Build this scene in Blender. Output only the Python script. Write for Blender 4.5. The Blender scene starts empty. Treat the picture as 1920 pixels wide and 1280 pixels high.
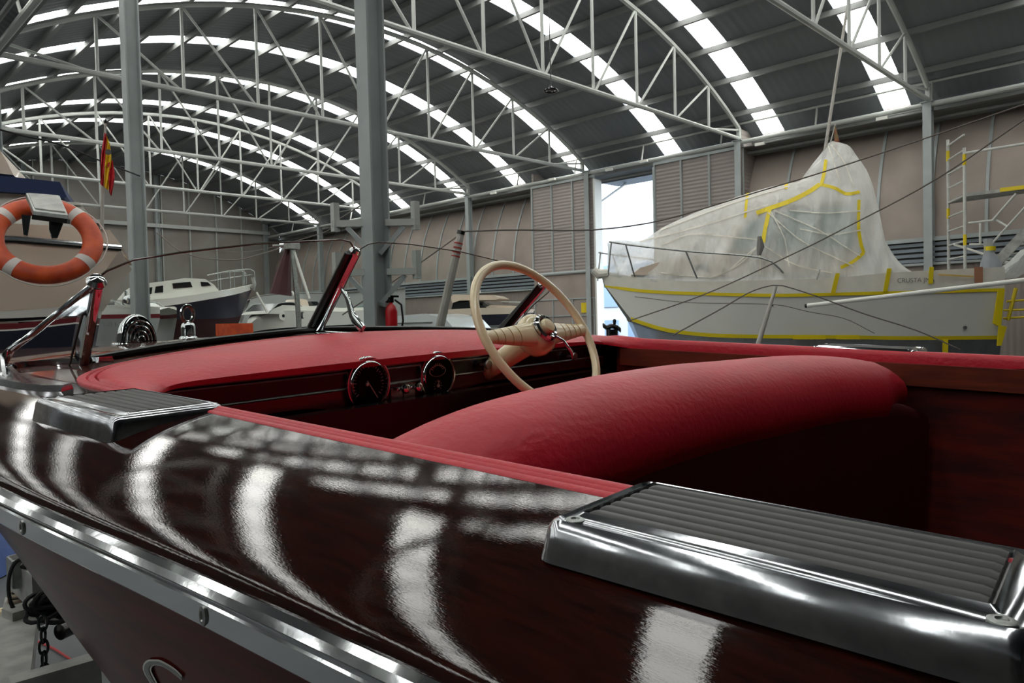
import bpy, math, random
import numpy as np
from mathutils import Matrix, Vector
from mathutils.bvhtree import BVHTree
random.seed(7); rng = np.random.default_rng(7)
SC = bpy.context.scene; COL = SC.collection

# ---------------------------------------------------------------- camera, light, exposure
EYE = 1.75                                   # eye height above the hangar floor
FPX, PITCH, ROLL, YAW = 1387., .0285, -.02472, .79206
_fw = np.array([math.sin(YAW)*math.cos(PITCH), math.cos(YAW)*math.cos(PITCH), -math.sin(PITCH)])
_r0 = np.array([math.cos(YAW), -math.sin(YAW), 0]); _u0 = np.cross(_r0, _fw)
_R = _r0*math.cos(ROLL)+_u0*math.sin(ROLL); _U = -_r0*math.sin(ROLL)+_u0*math.cos(ROLL)
cd = bpy.data.cameras.new('camera'); cam = bpy.data.objects.new('camera', cd); COL.objects.link(cam)
cd.sensor_width = 36; cd.lens = FPX*36/1920; cd.clip_start = .02; cd.clip_end = 300
cam.matrix_world = Matrix(((_R[0], _U[0], -_fw[0], 0), (_R[1], _U[1], -_fw[1], 0), (_R[2], _U[2], -_fw[2], EYE), (0, 0, 0, 1)))
SC.camera = cam
SKY_STRENGTH = 3.2; SKYLIGHT = 5.6
w = bpy.data.worlds.new('world'); SC.world = w; w.use_nodes = True
bg = w.node_tree.nodes['Background']; bg.inputs[0].default_value = (.80, .90, 1, 1); bg.inputs[1].default_value = SKY_STRENGTH
sun = bpy.data.lights.new('sun', 'SUN'); sun.energy = 1.2; sun.angle = .3; so = bpy.data.objects.new('sun', sun)
COL.objects.link(so); so.rotation_euler = (math.radians(35), math.radians(25), 0); so.location = (10, 10, 20)
SC.view_settings.view_transform = 'Standard'; SC.view_settings.look = 'None'
SC.view_settings.exposure = 0.38; SC.view_settings.gamma = 1; SC.view_settings.use_curve_mapping = False
SC.cycles.max_bounces = 8; SC.cycles.transparent_max_bounces = 12; SC.cycles.caustics_reflective = False; SC.cycles.caustics_refractive = False

# ---------------------------------------------------------------- maths helpers (positions relative to the eye)
def V3(*a): return np.array(a, float)
def ray(x, y): return _fw+_R*(x-960)/FPX+_U*(640-y)/FPX
def W(x, y, d): return ray(x, y)*d
def onX(x, y, X): r = ray(x, y); return r*X/r[0]
def onY(x, y, Y): r = ray(x, y); return r*Y/r[1]
def onZ(x, y, Z): r = ray(x, y); return r*Z/r[2]
def unit(v): v = np.asarray(v, float); return v/max(np.linalg.norm(v), 1e-12)
def spline(xs, ys):
    xs = np.array(xs, float); ys = np.array(ys, float); n = len(xs)
    m = np.zeros(n); d = np.diff(ys)/np.diff(xs)
    for i in range(1, n-1):
        m[i] = 0 if d[i-1]*d[i] <= 0 else 2*d[i-1]*d[i]/(d[i-1]+d[i])
    m[0] = d[0]; m[-1] = d[-1]
    def f(x):
        x = np.clip(x, xs[0], xs[-1]); i = int(np.clip(np.searchsorted(xs, x)-1, 0, n-2)); h = xs[i+1]-xs[i]; t = (x-xs[i])/h
        return (2*t**3-3*t*t+1)*ys[i]+(t**3-2*t*t+t)*h*m[i]+(-2*t**3+3*t*t)*ys[i+1]+(t**3-t*t)*h*m[i+1]
    return f
def crv(pts, n):                                         # smooth resample of a polyline
    pts = np.array(pts, float); L = np.r_[0, np.cumsum(np.linalg.norm(np.diff(pts, axis=0), axis=1))]
    fs = [spline(L, pts[:, k]) for k in range(pts.shape[1])]
    return [np.array([g(t) for g in fs]) for t in np.linspace(0, L[-1], n)]
class Frame:                                             # local axes with an origin, all relative to the eye
    def __init__(s, o, x, y, z): s.o = np.array(o, float); s.A = np.stack([x, y, z], 1)
    def __call__(s, *p): return s.o+s.A@np.array(p, float)
    def m(s, P): return s.o+np.asarray(P)@s.A.T
    def loc(s, P): return np.linalg.solve(s.A, np.asarray(P)-s.o)
    def hit(s, x, y, ax, val):
        r = np.linalg.solve(s.A, ray(x, y)); o = np.linalg.solve(s.A, -s.o); t = (val-o[ax])/r[ax]; return o+r*t
    def plane(s, x, y, p, n):
        r = np.linalg.solve(s.A, ray(x, y)); o = np.linalg.solve(s.A, -s.o); n = np.asarray(n, float); t = ((np.asarray(p)-o)@n)/(r@n); return o+r*t
def yawframe(o, d):
    d = unit([d[0], d[1], 0]); return Frame(o, d, np.array([-d[1], d[0], 0]), np.array([0, 0, 1.]))

class G:                                                 # geometry collector
    def __init__(s): s.v = []; s.f = []
    def add(s, vs, fs):
        b = len(s.v); s.v += [np.asarray(p, float) for p in vs]; s.f += [tuple(b+i for i in f) for f in fs]; return s
    def hexa(s, P): return s.add(P, [(0, 3, 2, 1), (4, 5, 6, 7), (0, 1, 5, 4), (1, 2, 6, 5), (2, 3, 7, 6), (3, 0, 4, 7)])
    def box(s, c, d, A=None):
        c = np.asarray(c, float); A = np.eye(3) if A is None else A; h = np.array(d)/2
        return s.hexa([c+A@(h*np.array(k)) for k in ((-1, -1, -1), (1, -1, -1), (1, 1, -1), (-1, 1, -1), (-1, -1, 1), (1, -1, 1), (1, 1, 1), (-1, 1, 1))])
    def beam(s, p, q, w_, h_, up=(0, 0, 1)):
        p, q = np.asarray(p, float), np.asarray(q, float); d = unit(q-p); a = np.cross(d, up)
        if np.linalg.norm(a) < 1e-3: a = np.cross(d, (1, 0, 0))
        a = unit(a)*w_/2; b = unit(np.cross(a, d))*h_/2
        return s.hexa([p-a-b, p+a-b, p+a+b, p-a+b, q-a-b, q+a-b, q+a+b, q-a+b])
    def loft(s, rings, closed=True, cap=True, loop=False):
        n = len(rings[0]); b = len(s.v)
        for r in rings: s.v += [np.asarray(p, float) for p in r]
        m = len(rings); N = n if closed else n-1
        for i in range(m if loop else m-1):
            j = (i+1) % m
            for k in range(N):
                l = (k+1) % n; s.f.append((b+i*n+k, b+i*n+l, b+j*n+l, b+j*n+k))
        if cap and not loop and closed: s.f.append(tuple(b+k for k in range(n-1, -1, -1))); s.f.append(tuple(b+(m-1)*n+k for k in range(n)))
        return s
    def tube(s, pts, r, n=8, loop=False, sq=None):
        pts = [np.asarray(p, float) for p in pts]; m = len(pts); rr = r if hasattr(r, '__len__') else [r]*m; rings = []; a = None
        for i, p in enumerate(pts):
            d = unit((pts[(i+1) % m] if (loop or i < m-1) else p)-(pts[i-1] if (loop or i > 0) else p))
            if a is None: a = np.cross(d, (0, 0, 1)); a = np.cross(d, (1, 0, 0)) if np.linalg.norm(a) < .05 else a
            a = unit(a-d*(a@d)); b = np.cross(d, a)
            k1, k2 = (1, 1) if sq is None else sq
            rings.append([p+rr[i]*(math.cos(t)*a*k1+math.sin(t)*b*k2) for t in np.arange(n)*2*math.pi/n])
        return s.loft(rings, loop=loop)
    def lathe(s, prof, o, ax, n=32, e=None):             # prof [(r, h)] about axis
        ax = unit(ax); a = unit(np.cross(ax, (0, 0, 1)) if abs(ax[2]) < .9 else np.cross(ax, (1, 0, 0))); b = np.cross(ax, a)
        return s.loft([[np.asarray(o)+ax*h+r*(math.cos(t)*a+math.sin(t)*b) for t in np.arange(n)*2*math.pi/n] for r, h in prof])
    def prism(s, poly, d):                               # closed polygon (3D points) swept by vector d
        n = len(poly); P = [np.asarray(p, float) for p in poly]; d = np.asarray(d, float)
        return s.add(P+[p+d for p in P], [tuple(range(n-1, -1, -1)), tuple(range(n, 2*n))]+[(i, (i+1) % n, n+(i+1) % n, n+i) for i in range(n)])
    def map(s, fr): s.v = [fr(*p) for p in s.v]; return s
    def bvh(s): return BVHTree.FromPolygons([tuple(p) for p in s.v], s.f)
WM = {}
def _props(o, label, cat, group, kind):
    if label: o['label'] = label
    if cat: o['category'] = cat
    if group: o['group'] = group
    if kind: o['kind'] = kind
def thing(name, label, cat, loc, group=None, kind=None):
    o = bpy.data.objects.new(name, None); COL.objects.link(o); o.empty_display_size = .2
    o.location = (loc[0], loc[1], loc[2]+EYE); WM[o.name] = np.array(o.location); _props(o, label, cat, group, kind); return o
def obj(name, g, mat, parent=None, sharp=35, label=None, cat=None, group=None, kind=None, bevel=0, loc=None):
    v = np.array(g.v)+np.array([0, 0, EYE])
    org = WM[parent.name] if parent is not None else (np.array([v[:, 0].mean(), v[:, 1].mean(), v[:, 2].min()]) if loc is None else np.array(loc)+np.array([0, 0, EYE]))
    me = bpy.data.meshes.new(name); me.from_pydata([tuple(p) for p in v-org], [], g.f); me.validate(); me.update()
    if sharp: me.shade_smooth(); me.set_sharp_from_angle(angle=math.radians(sharp))
    if mat is not None: me.materials.append(mat)
    o = bpy.data.objects.new(name, me); COL.objects.link(o)
    if parent is None: o.location = org
    else: o.parent = parent
    WM[o.name] = org
    if bevel:
        b = o.modifiers.new('bevel', 'BEVEL'); b.width = bevel; b.segments = 2; b.limit_method = 'ANGLE'
    _props(o, label, cat, group, kind); return o
def dup(root, loc, label=None, kids=None):
    r = root.copy(); COL.objects.link(r); r.location = (loc[0], loc[1], loc[2]+EYE)
    if label: r['label'] = label
    kids = kids if kids is not None else [c for c in ALLK[root.name]]
    for ch in kids:
        c = ch.copy(); COL.objects.link(c); c.parent = r
    return r
ALLK = {}

# ---------------------------------------------------------------- materials
def _lin(c): return tuple(((x/12.92) if x <= .04045 else ((x+.055)/1.055)**2.4) for x in c)
def mat(name, rgb, rough=.5, metal=0, noise=0, nscale=6, bump=0, bscale=60, coat=0, coatr=.03, rgb2=None, spec=.5, emit=None, trans=0, alpha=1, stretch=None, nrough=0, bdist=.002):
    m = bpy.data.materials.new(name); m.use_nodes = True; nt = m.node_tree; p = nt.nodes['Principled BSDF']
    c = _lin([x/255 for x in rgb]); p.inputs['Base Color'].default_value = (*c, 1); p.inputs['Roughness'].default_value = rough; p.inputs['Metallic'].default_value = metal
    p.inputs['Specular IOR Level'].default_value = spec
    if coat: p.inputs['Coat Weight'].default_value = coat; p.inputs['Coat Roughness'].default_value = coatr
    if emit: p.inputs['Emission Color'].default_value = (*emit[0], 1); p.inputs['Emission Strength'].default_value = emit[1]
    if trans: p.inputs['Transmission Weight'].default_value = trans
    if alpha < 1: p.inputs['Alpha'].default_value = alpha
    tc = nt.nodes.new('ShaderNodeTexCoord'); mp = nt.nodes.new('ShaderNodeMapping'); nt.links.new(tc.outputs['Object'], mp.inputs[0])
    if stretch: mp.inputs['Scale'].default_value = stretch
    if noise or rgb2:
        n = nt.nodes.new('ShaderNodeTexNoise'); n.inputs['Scale'].default_value = nscale; n.inputs['Detail'].default_value = 6; nt.links.new(mp.outputs[0], n.inputs['Vector'])
        c2 = _lin([x/255 for x in rgb2]) if rgb2 else tuple(x*(1-noise) for x in c)
        mx = nt.nodes.new('ShaderNodeMix'); mx.data_type = 'RGBA'; mx.inputs[6].default_value = (*c, 1); mx.inputs[7].default_value = (*c2, 1)
        rp = nt.nodes.new('ShaderNodeValToRGB'); rp.color_ramp.elements[0].position = .35; rp.color_ramp.elements[1].position = .65
        nt.links.new(n.outputs[0], rp.inputs[0]); nt.links.new(rp.outputs[0], mx.inputs[0]); nt.links.new(mx.outputs[2], p.inputs['Base Color'])
        if nrough:
            mr = nt.nodes.new('ShaderNodeMapRange'); mr.inputs[3].default_value = rough; mr.inputs[4].default_value = rough+nrough; nt.links.new(n.outputs[0], mr.inputs[0]); nt.links.new(mr.outputs[0], p.inputs['Roughness'])
    if bump:
        n2 = nt.nodes.new('ShaderNodeTexNoise'); n2.inputs['Scale'].default_value = bscale; n2.inputs['Detail'].default_value = 4; nt.links.new(mp.outputs[0], n2.inputs['Vector'])
        b = nt.nodes.new('ShaderNodeBump'); b.inputs['Strength'].default_value = bump; b.inputs['Distance'].default_value = bdist; nt.links.new(n2.outputs[0], b.inputs['Height']); nt.links.new(b.outputs[0], p.inputs['Normal'])
        if coat: nt.links.new(b.outputs[0], p.inputs['Coat Normal'])
    return m
def corrugated(name, rgb, axis, period, rough=.55, depth=.01, noise=.15, rgb2=None, metal=0):
    m = mat(name, rgb, rough, metal, noise=noise, nscale=.6, rgb2=rgb2); nt = m.node_tree; p = nt.nodes['Principled BSDF']
    tc = nt.nodes.new('ShaderNodeTexCoord'); wv = nt.nodes.new('ShaderNodeTexWave'); wv.bands_direction = axis; wv.inputs['Scale'].default_value = 1/period*.314159*1.0
    nt.links.new(tc.outputs['Object'], wv.inputs[0]); b = nt.nodes.new('ShaderNodeBump'); b.inputs['Strength'].default_value = .8; b.inputs['Distance'].default_value = depth
    nt.links.new(wv.outputs[1], b.inputs['Height']); nt.links.new(b.outputs[0], p.inputs['Normal']); return m
def glassmat(name, tint, refl=.12, rough=.02):
    m = bpy.data.materials.new(name); m.use_nodes = True; nt = m.node_tree; nt.nodes.clear()
    o = nt.nodes.new('ShaderNodeOutputMaterial'); t = nt.nodes.new('ShaderNodeBsdfTransparent'); t.inputs[0].default_value = (*tint, 1)
    g = nt.nodes.new('ShaderNodeBsdfGlossy'); g.inputs['Roughness'].default_value = rough; f = nt.nodes.new('ShaderNodeLayerWeight'); f.inputs[0].default_value = refl
    mx = nt.nodes.new('ShaderNodeMixShader'); nt.links.new(f.outputs['Fresnel'], mx.inputs[0]); nt.links.new(t.outputs[0], mx.inputs[1]); nt.links.new(g.outputs[0], mx.inputs[2]); nt.links.new(mx.outputs[0], o.inputs[0]); return m

STEEL = mat('painted_steel', (196, 200, 195), .5, noise=.15, nscale=1.5)
COLSTEEL = mat('column_steel', (176, 184, 184), .4, noise=.18, nscale=2)
DARKSTEEL = mat('purlin_steel', (128, 130, 128), .55, noise=.15, nscale=2)
ROOF = corrugated('roof_sheet', (126, 130, 134), 'Y', .19, .6, .012, .12)
WALLB = corrugated('wall_cladding', (168, 156, 148), 'Y', .12, .6, .01, .18)
WALLP = mat('wall_panel', (170, 158, 149), .6, noise=.22, nscale=.9)
GABLE = corrugated('gable_cladding', (156, 153, 147), 'Z', .9, .6, .01, .18, rgb2=(138, 130, 123))
DOORM = corrugated('door_cladding', (164, 155, 150), 'Z', .10, .55, .012, .12)
BAND = mat('band_louvre', (138, 148, 156), .5, noise=.1)
FLOORM = mat('floor_concrete', (92, 95, 97), .4, noise=.2, nscale=1.2, bump=.1, bscale=40, nrough=.2)
SKYL = mat('skylight_panel', (250, 250, 240), .5, emit=((1, 1, .955), SKYLIGHT))
CHROME = mat('chrome', (205, 208, 210), .07, 1, bump=.15, bscale=35, bdist=.0006)
CHROMEW = mat('worn_chrome', (200, 204, 208), .05, 1, noise=.35, nscale=60, bump=.12, bscale=60, bdist=.0006, nrough=.16)
ALU = mat('aluminium', (172, 176, 172), .3, 1, noise=.3, nscale=20, bump=.1, nrough=.15)
GALV = mat('galvanised', (176, 177, 172), .55, .3, noise=.35, nscale=9)
DECK = mat('dark_varnish', (26, 12, 9), .5, noise=.5, nscale=22, spec=0, bump=.07, bscale=140, coat=1, coatr=.03, stretch=(9, 1, 9), bdist=.0006, rgb2=(44, 16, 11))
PLANK = mat('mahogany_plank', (96, 34, 20), .5, spec=.1, bump=.04, bscale=40, coat=1, coatr=.04, stretch=(9, 1, 9), rgb2=(58, 20, 14), nscale=14, bdist=.0006)
DIAL = mat('dial_face', (13, 13, 14), .7, spec=.15)
CAULK = mat('pale_caulk', (196, 140, 108), .4, coat=.6)
HULLM = mat('hull_varnish', (84, 22, 16), .5, spec=.05, bump=.02, bscale=8, coat=.42, coatr=.16, rgb2=(62, 19, 16), nscale=6, stretch=(8, 1, 8))
BOTTOM = mat('bottom_paint', (62, 20, 22), .5)
CREAMST = mat('boot_stripe', (170, 148, 128), .4)
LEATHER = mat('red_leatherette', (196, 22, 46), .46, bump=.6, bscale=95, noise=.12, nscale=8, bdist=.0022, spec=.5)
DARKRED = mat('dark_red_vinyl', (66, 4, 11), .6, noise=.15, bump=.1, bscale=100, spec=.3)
DASHW = mat('dash_mahogany', (92, 22, 16), .3, coat=1, coatr=.05, rgb2=(60, 14, 12), nscale=9, stretch=(1, 6, 6))
BLACK = mat('black_gloss', (10, 10, 11), .2)
RUBBER = mat('black_rubber', (52, 52, 50), .5, noise=.2, nscale=30)
GASK = mat('gasket_rubber', (14, 15, 15), .35)
CREAM = mat('ivory_plastic', (232, 218, 176), .22, coat=.5, noise=.04)
GLASS = glassmat('windshield_glass', (.93, .95, .94), .06)
GELW = mat('white_gelcoat', (226, 226, 218), .35, coat=.3, noise=.05, nscale=1)
GELC = mat('cream_gelcoat', (222, 205, 186), .4, coat=.2, noise=.06, nscale=1)
GREY = mat('grey_gelcoat', (188, 190, 188), .45, noise=.05)
NAVY = mat('navy_hull', (38, 38, 54), .35, noise=.3, nscale=3, coat=.3)
MAROON = mat('maroon_antifoul', (78, 42, 46), .7, noise=.25, nscale=4)
REDST = mat('dark_red_stripe', (110, 28, 36), .5)
BLUEC = mat('blue_canvas', (28, 46, 88), .8, noise=.15, nscale=12)
WINDK = mat('dark_window', (30, 34, 36), .12)
ORANGE = mat('lifebuoy_orange', (214, 84, 24), .5, noise=.35, nscale=9, rgb2=(178, 58, 22), bump=.3, bscale=30, bdist=.003)
REFT = mat('reflective_tape', (205, 198, 192), .4)
TAPE = mat('yellow_tape', (228, 204, 22), .5)
PAPER = mat('masking_paper', (226, 222, 210), .6, noise=.1, nscale=5)
BROWN = mat('brown_tape', (170, 120, 92), .6)
WHITEP = mat('white_paint', (232, 232, 224), .4)
POLE = mat('grey_pole', (186, 182, 174), .45, noise=.15)
YEL = mat('yellow_paint', (226, 200, 20), .45)
REDP = mat('red_paint', (190, 24, 34), .3)
FLAGR = mat('flag_red', (196, 30, 40), .8)
FLAGY = mat('flag_yellow', (236, 196, 30), .8)
ROPE = mat('rope', (120, 112, 106), .8)
BLKR = mat('black_rope', (20, 20, 22), .8)
TARP = mat('blue_tarp', (18, 62, 128), .5, bump=.5, bscale=5, bdist=.05)
TXT = mat('grey_lettering', (120, 118, 114), .6)
REDT = mat('red_print', (170, 50, 50), .6)
CAR = mat('van_white', (224, 228, 230), .25, coat=.5)
TEAL = mat('teal_window', (132, 160, 152), .3)
OUTW = mat('outside_wall', (236, 240, 245), .6)
OUTB = mat('outside_glazing', (168, 196, 226), .3)
GND = mat('outside_ground', (200, 204, 208), .8)
WOODD = mat('dark_wood_strip', (112, 44, 22), .4, coat=.5, rgb2=(84, 30, 16), nscale=8, stretch=(8, 1, 8))

LINING = mat('inner_side_panel', (92, 18, 8), .6, spec=.2, coat=.06, rgb2=(48, 10, 8), nscale=5, stretch=(6, 1, 6))
def film_mat(name, tr, rgb):
    m = bpy.data.materials.new(name); m.use_nodes = True; nt = m.node_tree; p = nt.nodes['Principled BSDF']; o = nt.nodes['Material Output']
    p.inputs['Base Color'].default_value = (*_lin([x/255 for x in rgb]), 1); p.inputs['Roughness'].default_value = .38
    tc = nt.nodes.new('ShaderNodeTexCoord'); mp = nt.nodes.new('ShaderNodeMapping'); mp.inputs['Scale'].default_value = (3.5, 3.5, .9); mp.inputs['Rotation'].default_value = (.5, .3, .4)
    nt.links.new(tc.outputs['Object'], mp.inputs[0])
    n = nt.nodes.new('ShaderNodeTexNoise'); n.inputs['Scale'].default_value = 1.3; n.inputs['Detail'].default_value = 3; n.inputs['Distortion'].default_value = .3; nt.links.new(mp.outputs[0], n.inputs['Vector'])
    b = nt.nodes.new('ShaderNodeBump'); b.inputs['Strength'].default_value = 1; b.inputs['Distance'].default_value = .09; nt.links.new(n.outputs[0], b.inputs['Height']); nt.links.new(b.outputs[0], p.inputs['Normal'])
    t = nt.nodes.new('ShaderNodeBsdfTransparent'); tl = nt.nodes.new('ShaderNodeBsdfTranslucent'); tl.inputs[0].default_value = (.85, .87, .85, 1)
    m1 = nt.nodes.new('ShaderNodeMixShader'); m1.inputs[0].default_value = .35; nt.links.new(p.outputs[0], m1.inputs[1]); nt.links.new(tl.outputs[0], m1.inputs[2])
    mr = nt.nodes.new('ShaderNodeMapRange'); mr.inputs[1].default_value = .35; mr.inputs[2].default_value = .7; mr.inputs[3].default_value = tr+.08; mr.inputs[4].default_value = tr-.10; nt.links.new(n.outputs[0], mr.inputs[0])
    m2 = nt.nodes.new('ShaderNodeMixShader'); nt.links.new(mr.outputs[0], m2.inputs[0]); nt.links.new(m1.outputs[0], m2.inputs[1]); nt.links.new(t.outputs[0], m2.inputs[2]); nt.links.new(m2.outputs[0], o.inputs[0]); return m
SCAF = mat('scaffold_tube', (206, 208, 203), .4, noise=.12, nscale=8)
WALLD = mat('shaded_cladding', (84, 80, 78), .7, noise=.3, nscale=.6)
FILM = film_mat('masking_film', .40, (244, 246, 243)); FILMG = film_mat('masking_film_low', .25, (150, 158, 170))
# ================================================================ the hangar (X across the barrel, Y along it)
XR, XL, XC, RAD = 17.6, 2.8, 10.2, 14.4
CROWN = 7.0; Y0, Y1 = -11., 34.; FL = -EYE
def arcz(x, crown=CROWN): return crown-RAD+math.sqrt(RAD*RAD-(x-XC)**2)
TRY = [4.76, 9.1, 14.2, 19.35, 24.3, 29.2]
STRIPS = [-.6, 2.5, 5.55, 8.45, 11.4, 14.7, 17.4, 20.3, 23.7, 26.4, 30.3]
PX = [18.2, 17.35]+[17.35-1.035*k for k in range(1, 14)]+[2.95, 2.2]          # purlin lines down the arch
SW = .285                                                                   # half width of a skylight strip
floor = obj('floor', G().box((8, 12, FL-.05), (60, 60, .1)), FLOORM, sharp=0, kind='structure')
g = G(); gl = G()
edges = [Y0]+[e for y in STRIPS for e in (y-SW, y+SW)]+[Y1]
for nave in (0, -15.4):
    for i in range(0, len(edges), 2):
        a, b = edges[i], edges[i+1]
        rows = [(x+nave, arcz(x)) for x in np.linspace(2.2, 18.2, 33)]
        (g).loft([[V3(x, y, z) for x, z in rows]+[V3(x, y, z+.05) for x, z in rows[::-1]] for y in (a, b)])
ceiling = obj('ceiling', g, ROOF, kind='structure')
# skylight panes between the purlins
pool = {}
for y in STRIPS:
    for nave in (0, -15.4):
        for i in range(len(PX)-1):
            xa, xb = PX[i]-.05, PX[i+1]+.05
            if i == 0: xa = 18.15
            rows = [(x+nave, arcz(x)+.01) for x in np.linspace(xb, xa, 4)]
            q = G().loft([[V3(x, yy, z) for x, z in rows]+[V3(x, yy, z+.03) for x, z in rows[::-1]] for yy in (y-SW+.01, y+SW-.01)])
            if nave == 0 and y > 5: obj('skylight_panel', q, SKYL, ceiling)
            else: gl.add(q.v, q.f)
o = obj('skylight_panel', gl, SKYL, ceiling, kind='stuff')
for x in PX:                                                               # purlins, C-sections under the sheet
    q = G()
    z = arcz(x); q.box((x, (Y0+Y1)/2, z-.075), (.015, Y1-Y0, .12)); q.box((x+.03, (Y0+Y1)/2, z-.018), (.06, Y1-Y0, .012)); q.box((x+.03, (Y0+Y1)/2, z-.13), (.06, Y1-Y0, .012))
    obj('purlin', q, DARKSTEEL, ceiling, sharp=0)
q = G()
for x in PX: q.box((x-15.4, (Y0+Y1)/2, arcz(x)-.1), (.05, Y1-Y0, .17))
obj('purlin', q, DARKSTEEL, ceiling, sharp=0, kind='stuff')

# one bowstring truss, then copies
NX = [XR-1.48*k for k in range(11)]
def truss(y, label):
    t = thing('roof_truss', label, 'roof truss', (XC, y, 4.45), group='bowstring trusses carrying the arched roof')
    TC = lambda x: V3(x, y, arcz(x, 6.80)-.02)
    BC = lambda x: V3(x, y, 4.47)
    g1 = G().tube([TC(x) for x in np.linspace(XR, XL, 25)], .055, 8); g1.beam(TC(XR), BC(XR), .09, .09); g1.beam(TC(XL), BC(XL), .09, .09)
    k = [obj('top_chord', g1, STEEL, t), obj('bottom_chord', G().tube([BC(XR+.05), BC(XC), BC(XL-.05)], .05, 8), STEEL, t)]
    for x in NX[1:-1]: k.append(obj('post', G().tube([BC(x), TC(x)], .032, 8), STEEL, t))
    for i in range(1, 10):
        if i < 5: a, b = BC(NX[i+1]+.05), TC(NX[i])
        elif i == 5: continue
        else: a, b = BC(NX[i-1]-.05), TC(NX[i])
        k.append(obj('diagonal', G().tube([a, b], .026, 8), STEEL, t))
    k.append(obj('diagonal', G().tube([BC(NX[1]), TC(XR)-V3(0, 0, .05)], .026, 8), STEEL, t)); k.append(obj('diagonal', G().tube([BC(NX[9]), TC(XL)-V3(0, 0, .05)], .026, 8), STEEL, t))
    ALLK[t.name] = k; return t
names = ['steel bowstring roof truss nearest the camera, passing over the wrapped boat to the right wall',
         'second steel roof truss from the camera, its lower chord ending right of the open doorway',
         'third steel roof truss from the camera, ending just left of the open doorway',
         'fourth steel roof truss, ending at the side wall column above the steering wheel',
         'fifth steel roof truss, second from the far end wall', 'last steel roof truss before the far end wall']
T0 = truss(TRY[0], names[0])
for y, l in zip(TRY[1:], names[1:]): dup(T0, (XC, y, 4.45), l)
dup(T0, (XC, -.4, 4.45), 'steel roof truss above and behind the camera')
dup(T0, (XC, -5.4, 4.45), 'rearmost steel roof truss, far behind the camera')
for y, n in ((4.76, 'first'), (9.1, 'second'), (14.2, 'third'), (19.35, 'fourth')): dup(T0, (XC-15.4, y, 4.45), '%s steel roof truss of the neighbouring nave left of the camera' % n)

# columns of the wall side and of the left row
def icol(g, x, y, z0, z1, wx=.16, wy=.16, t=.016):
    g.box((x-wx/2, y, (z0+z1)/2), (t, wy, z1-z0)); g.box((x+wx/2, y, (z0+z1)/2), (t, wy, z1-z0)); g.box((x, y, (z0+z1)/2), (wx, t, z1-z0)); return g
def column(x, y, label, z1=4.5, w_=.16, foot=True):
    t = thing('steel_column', label, 'column', (x, y, FL), group=None)
    obj('shaft', icol(G(), x, y, FL+.02, z1, w_, w_), COLSTEEL, t, sharp=0)
    obj('base_plate', G().box((x, y, FL+.01), (w_+.14, w_+.14, .02)), COLSTEEL, t, sharp=0)
    obj('cap_plate', G().box((x, y, z1+.01), (w_+.08, w_+.08, .02)), COLSTEEL, t, sharp=0); return t
for y, l in zip(TRY+[-.4], ['grey steel wall column behind the scaffold at the right', 'grey steel wall column between the open doorway and the wrapped boat mast', 'grey steel door post column left of the open doorway',
                     'grey steel wall column behind the steering wheel rim', 'slim grey steel wall column just right of the thick column', 'grey steel wall column seen through the windshield near the far corner', 'grey steel wall column behind the camera']):
    if abs(y-14.2) < .1: y = 14.0
    column(XR, y, l, 4.4, .17)
cA = column(3.08, 9.05, 'tall grey steel column on the left beside the flag', 4.5, .15)
cB = column(3.37, 4.78, 'thick grey steel column in front, with bracket arms', 4.5, .15)
column(2.74, 14.2, 'grey steel column cut by the left edge of the picture', 4.5, .15)
for y in (-.4, 19.35, 24.3, 29.2): column(2.76, y, 'grey steel column of the left row at %s' % {-.4: 'the camera side', 19.35: 'mid hall', 24.3: 'the far part', 29.2: 'the far end'}[y], 4.5, .15)

# eave rails of both sides, with short posts
def eave(x, nm, label, s):
    t = thing('eave_rail', label, 'rail', (x, 12, 4.3))
    obj('rail', G().tube([(x, Y0, 4.36), (x, Y1, 4.36)], .055, 10), STEEL, t)
    obj('upper_rail', G().tube([(x+s*.12, Y0, 4.86), (x+s*.12, Y1, 4.86)], .03, 8), STEEL, t)
    obj('lower_rail', G().tube([(x+s*.35, Y0, 4.13), (x+s*.35, Y1, 4.13)], .035, 8), DARKSTEEL, t)
    y = Y0+1
    while y < Y1:
        obj('short_post', G().tube([(x, y, 4.36), (x+s*.12, y, 4.86)], .025, 6), STEEL, t); y += 2.45
eave(XR-.02, 'r', 'long grey eave rail with short posts above the side wall', 1)
eave(XL-.1, 'l', 'grey eave rail crossing the top left corner between the columns', -1)

# side wall at the right: low cladding, louvred band, bulging sheets between ribs, sliding doors
DY0, DY1 = 11.63, 13.77
def seg(y0, y1): return [(a, b) for a, b in ((y0, min(y1, DY0)), (max(y0, DY1), y1)) if b-a > .02]
g = G()
g.box((XR+.14, (Y0+9.1)/2, (FL+1.02)/2), (.06, 9.1-Y0, 1.02-FL)); g.box((XR+.14, (16.3+Y1)/2, (FL+1.02)/2), (.06, Y1-16.3, 1.02-FL))
wall_r = obj('wall_right', g, WALLB, sharp=0, kind='structure')
for a, b in ((Y0, 9.1), (16.3, Y1)):
    for k, z in enumerate((1.07, 1.185, 1.30, 1.415)): obj('louvre', G().box((XR+.10, (a+b)/2, z), (.05, b-a, .07)), BAND, wall_r, sharp=0)
    obj('louvre_backing', G().box((XR+.15, (a+b)/2, 1.26), (.03, b-a, .5)), GASK, wall_r, sharp=0)
    obj('band_rail', G().box((XR+.06, (a+b)/2, 1.52), (.10, b-a, .085)), COLSTEEL, wall_r, sharp=0)
    obj('band_rail', G().box((XR+.06, (a+b)/2, .99), (.10, b-a, .05)), COLSTEEL, wall_r, sharp=0)
def bulge(z): t = max(0, (z-1.5)/2.7); return XR+.13+.75*t**2.1
zz = np.linspace(1.52, 4.2, 12)
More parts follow.
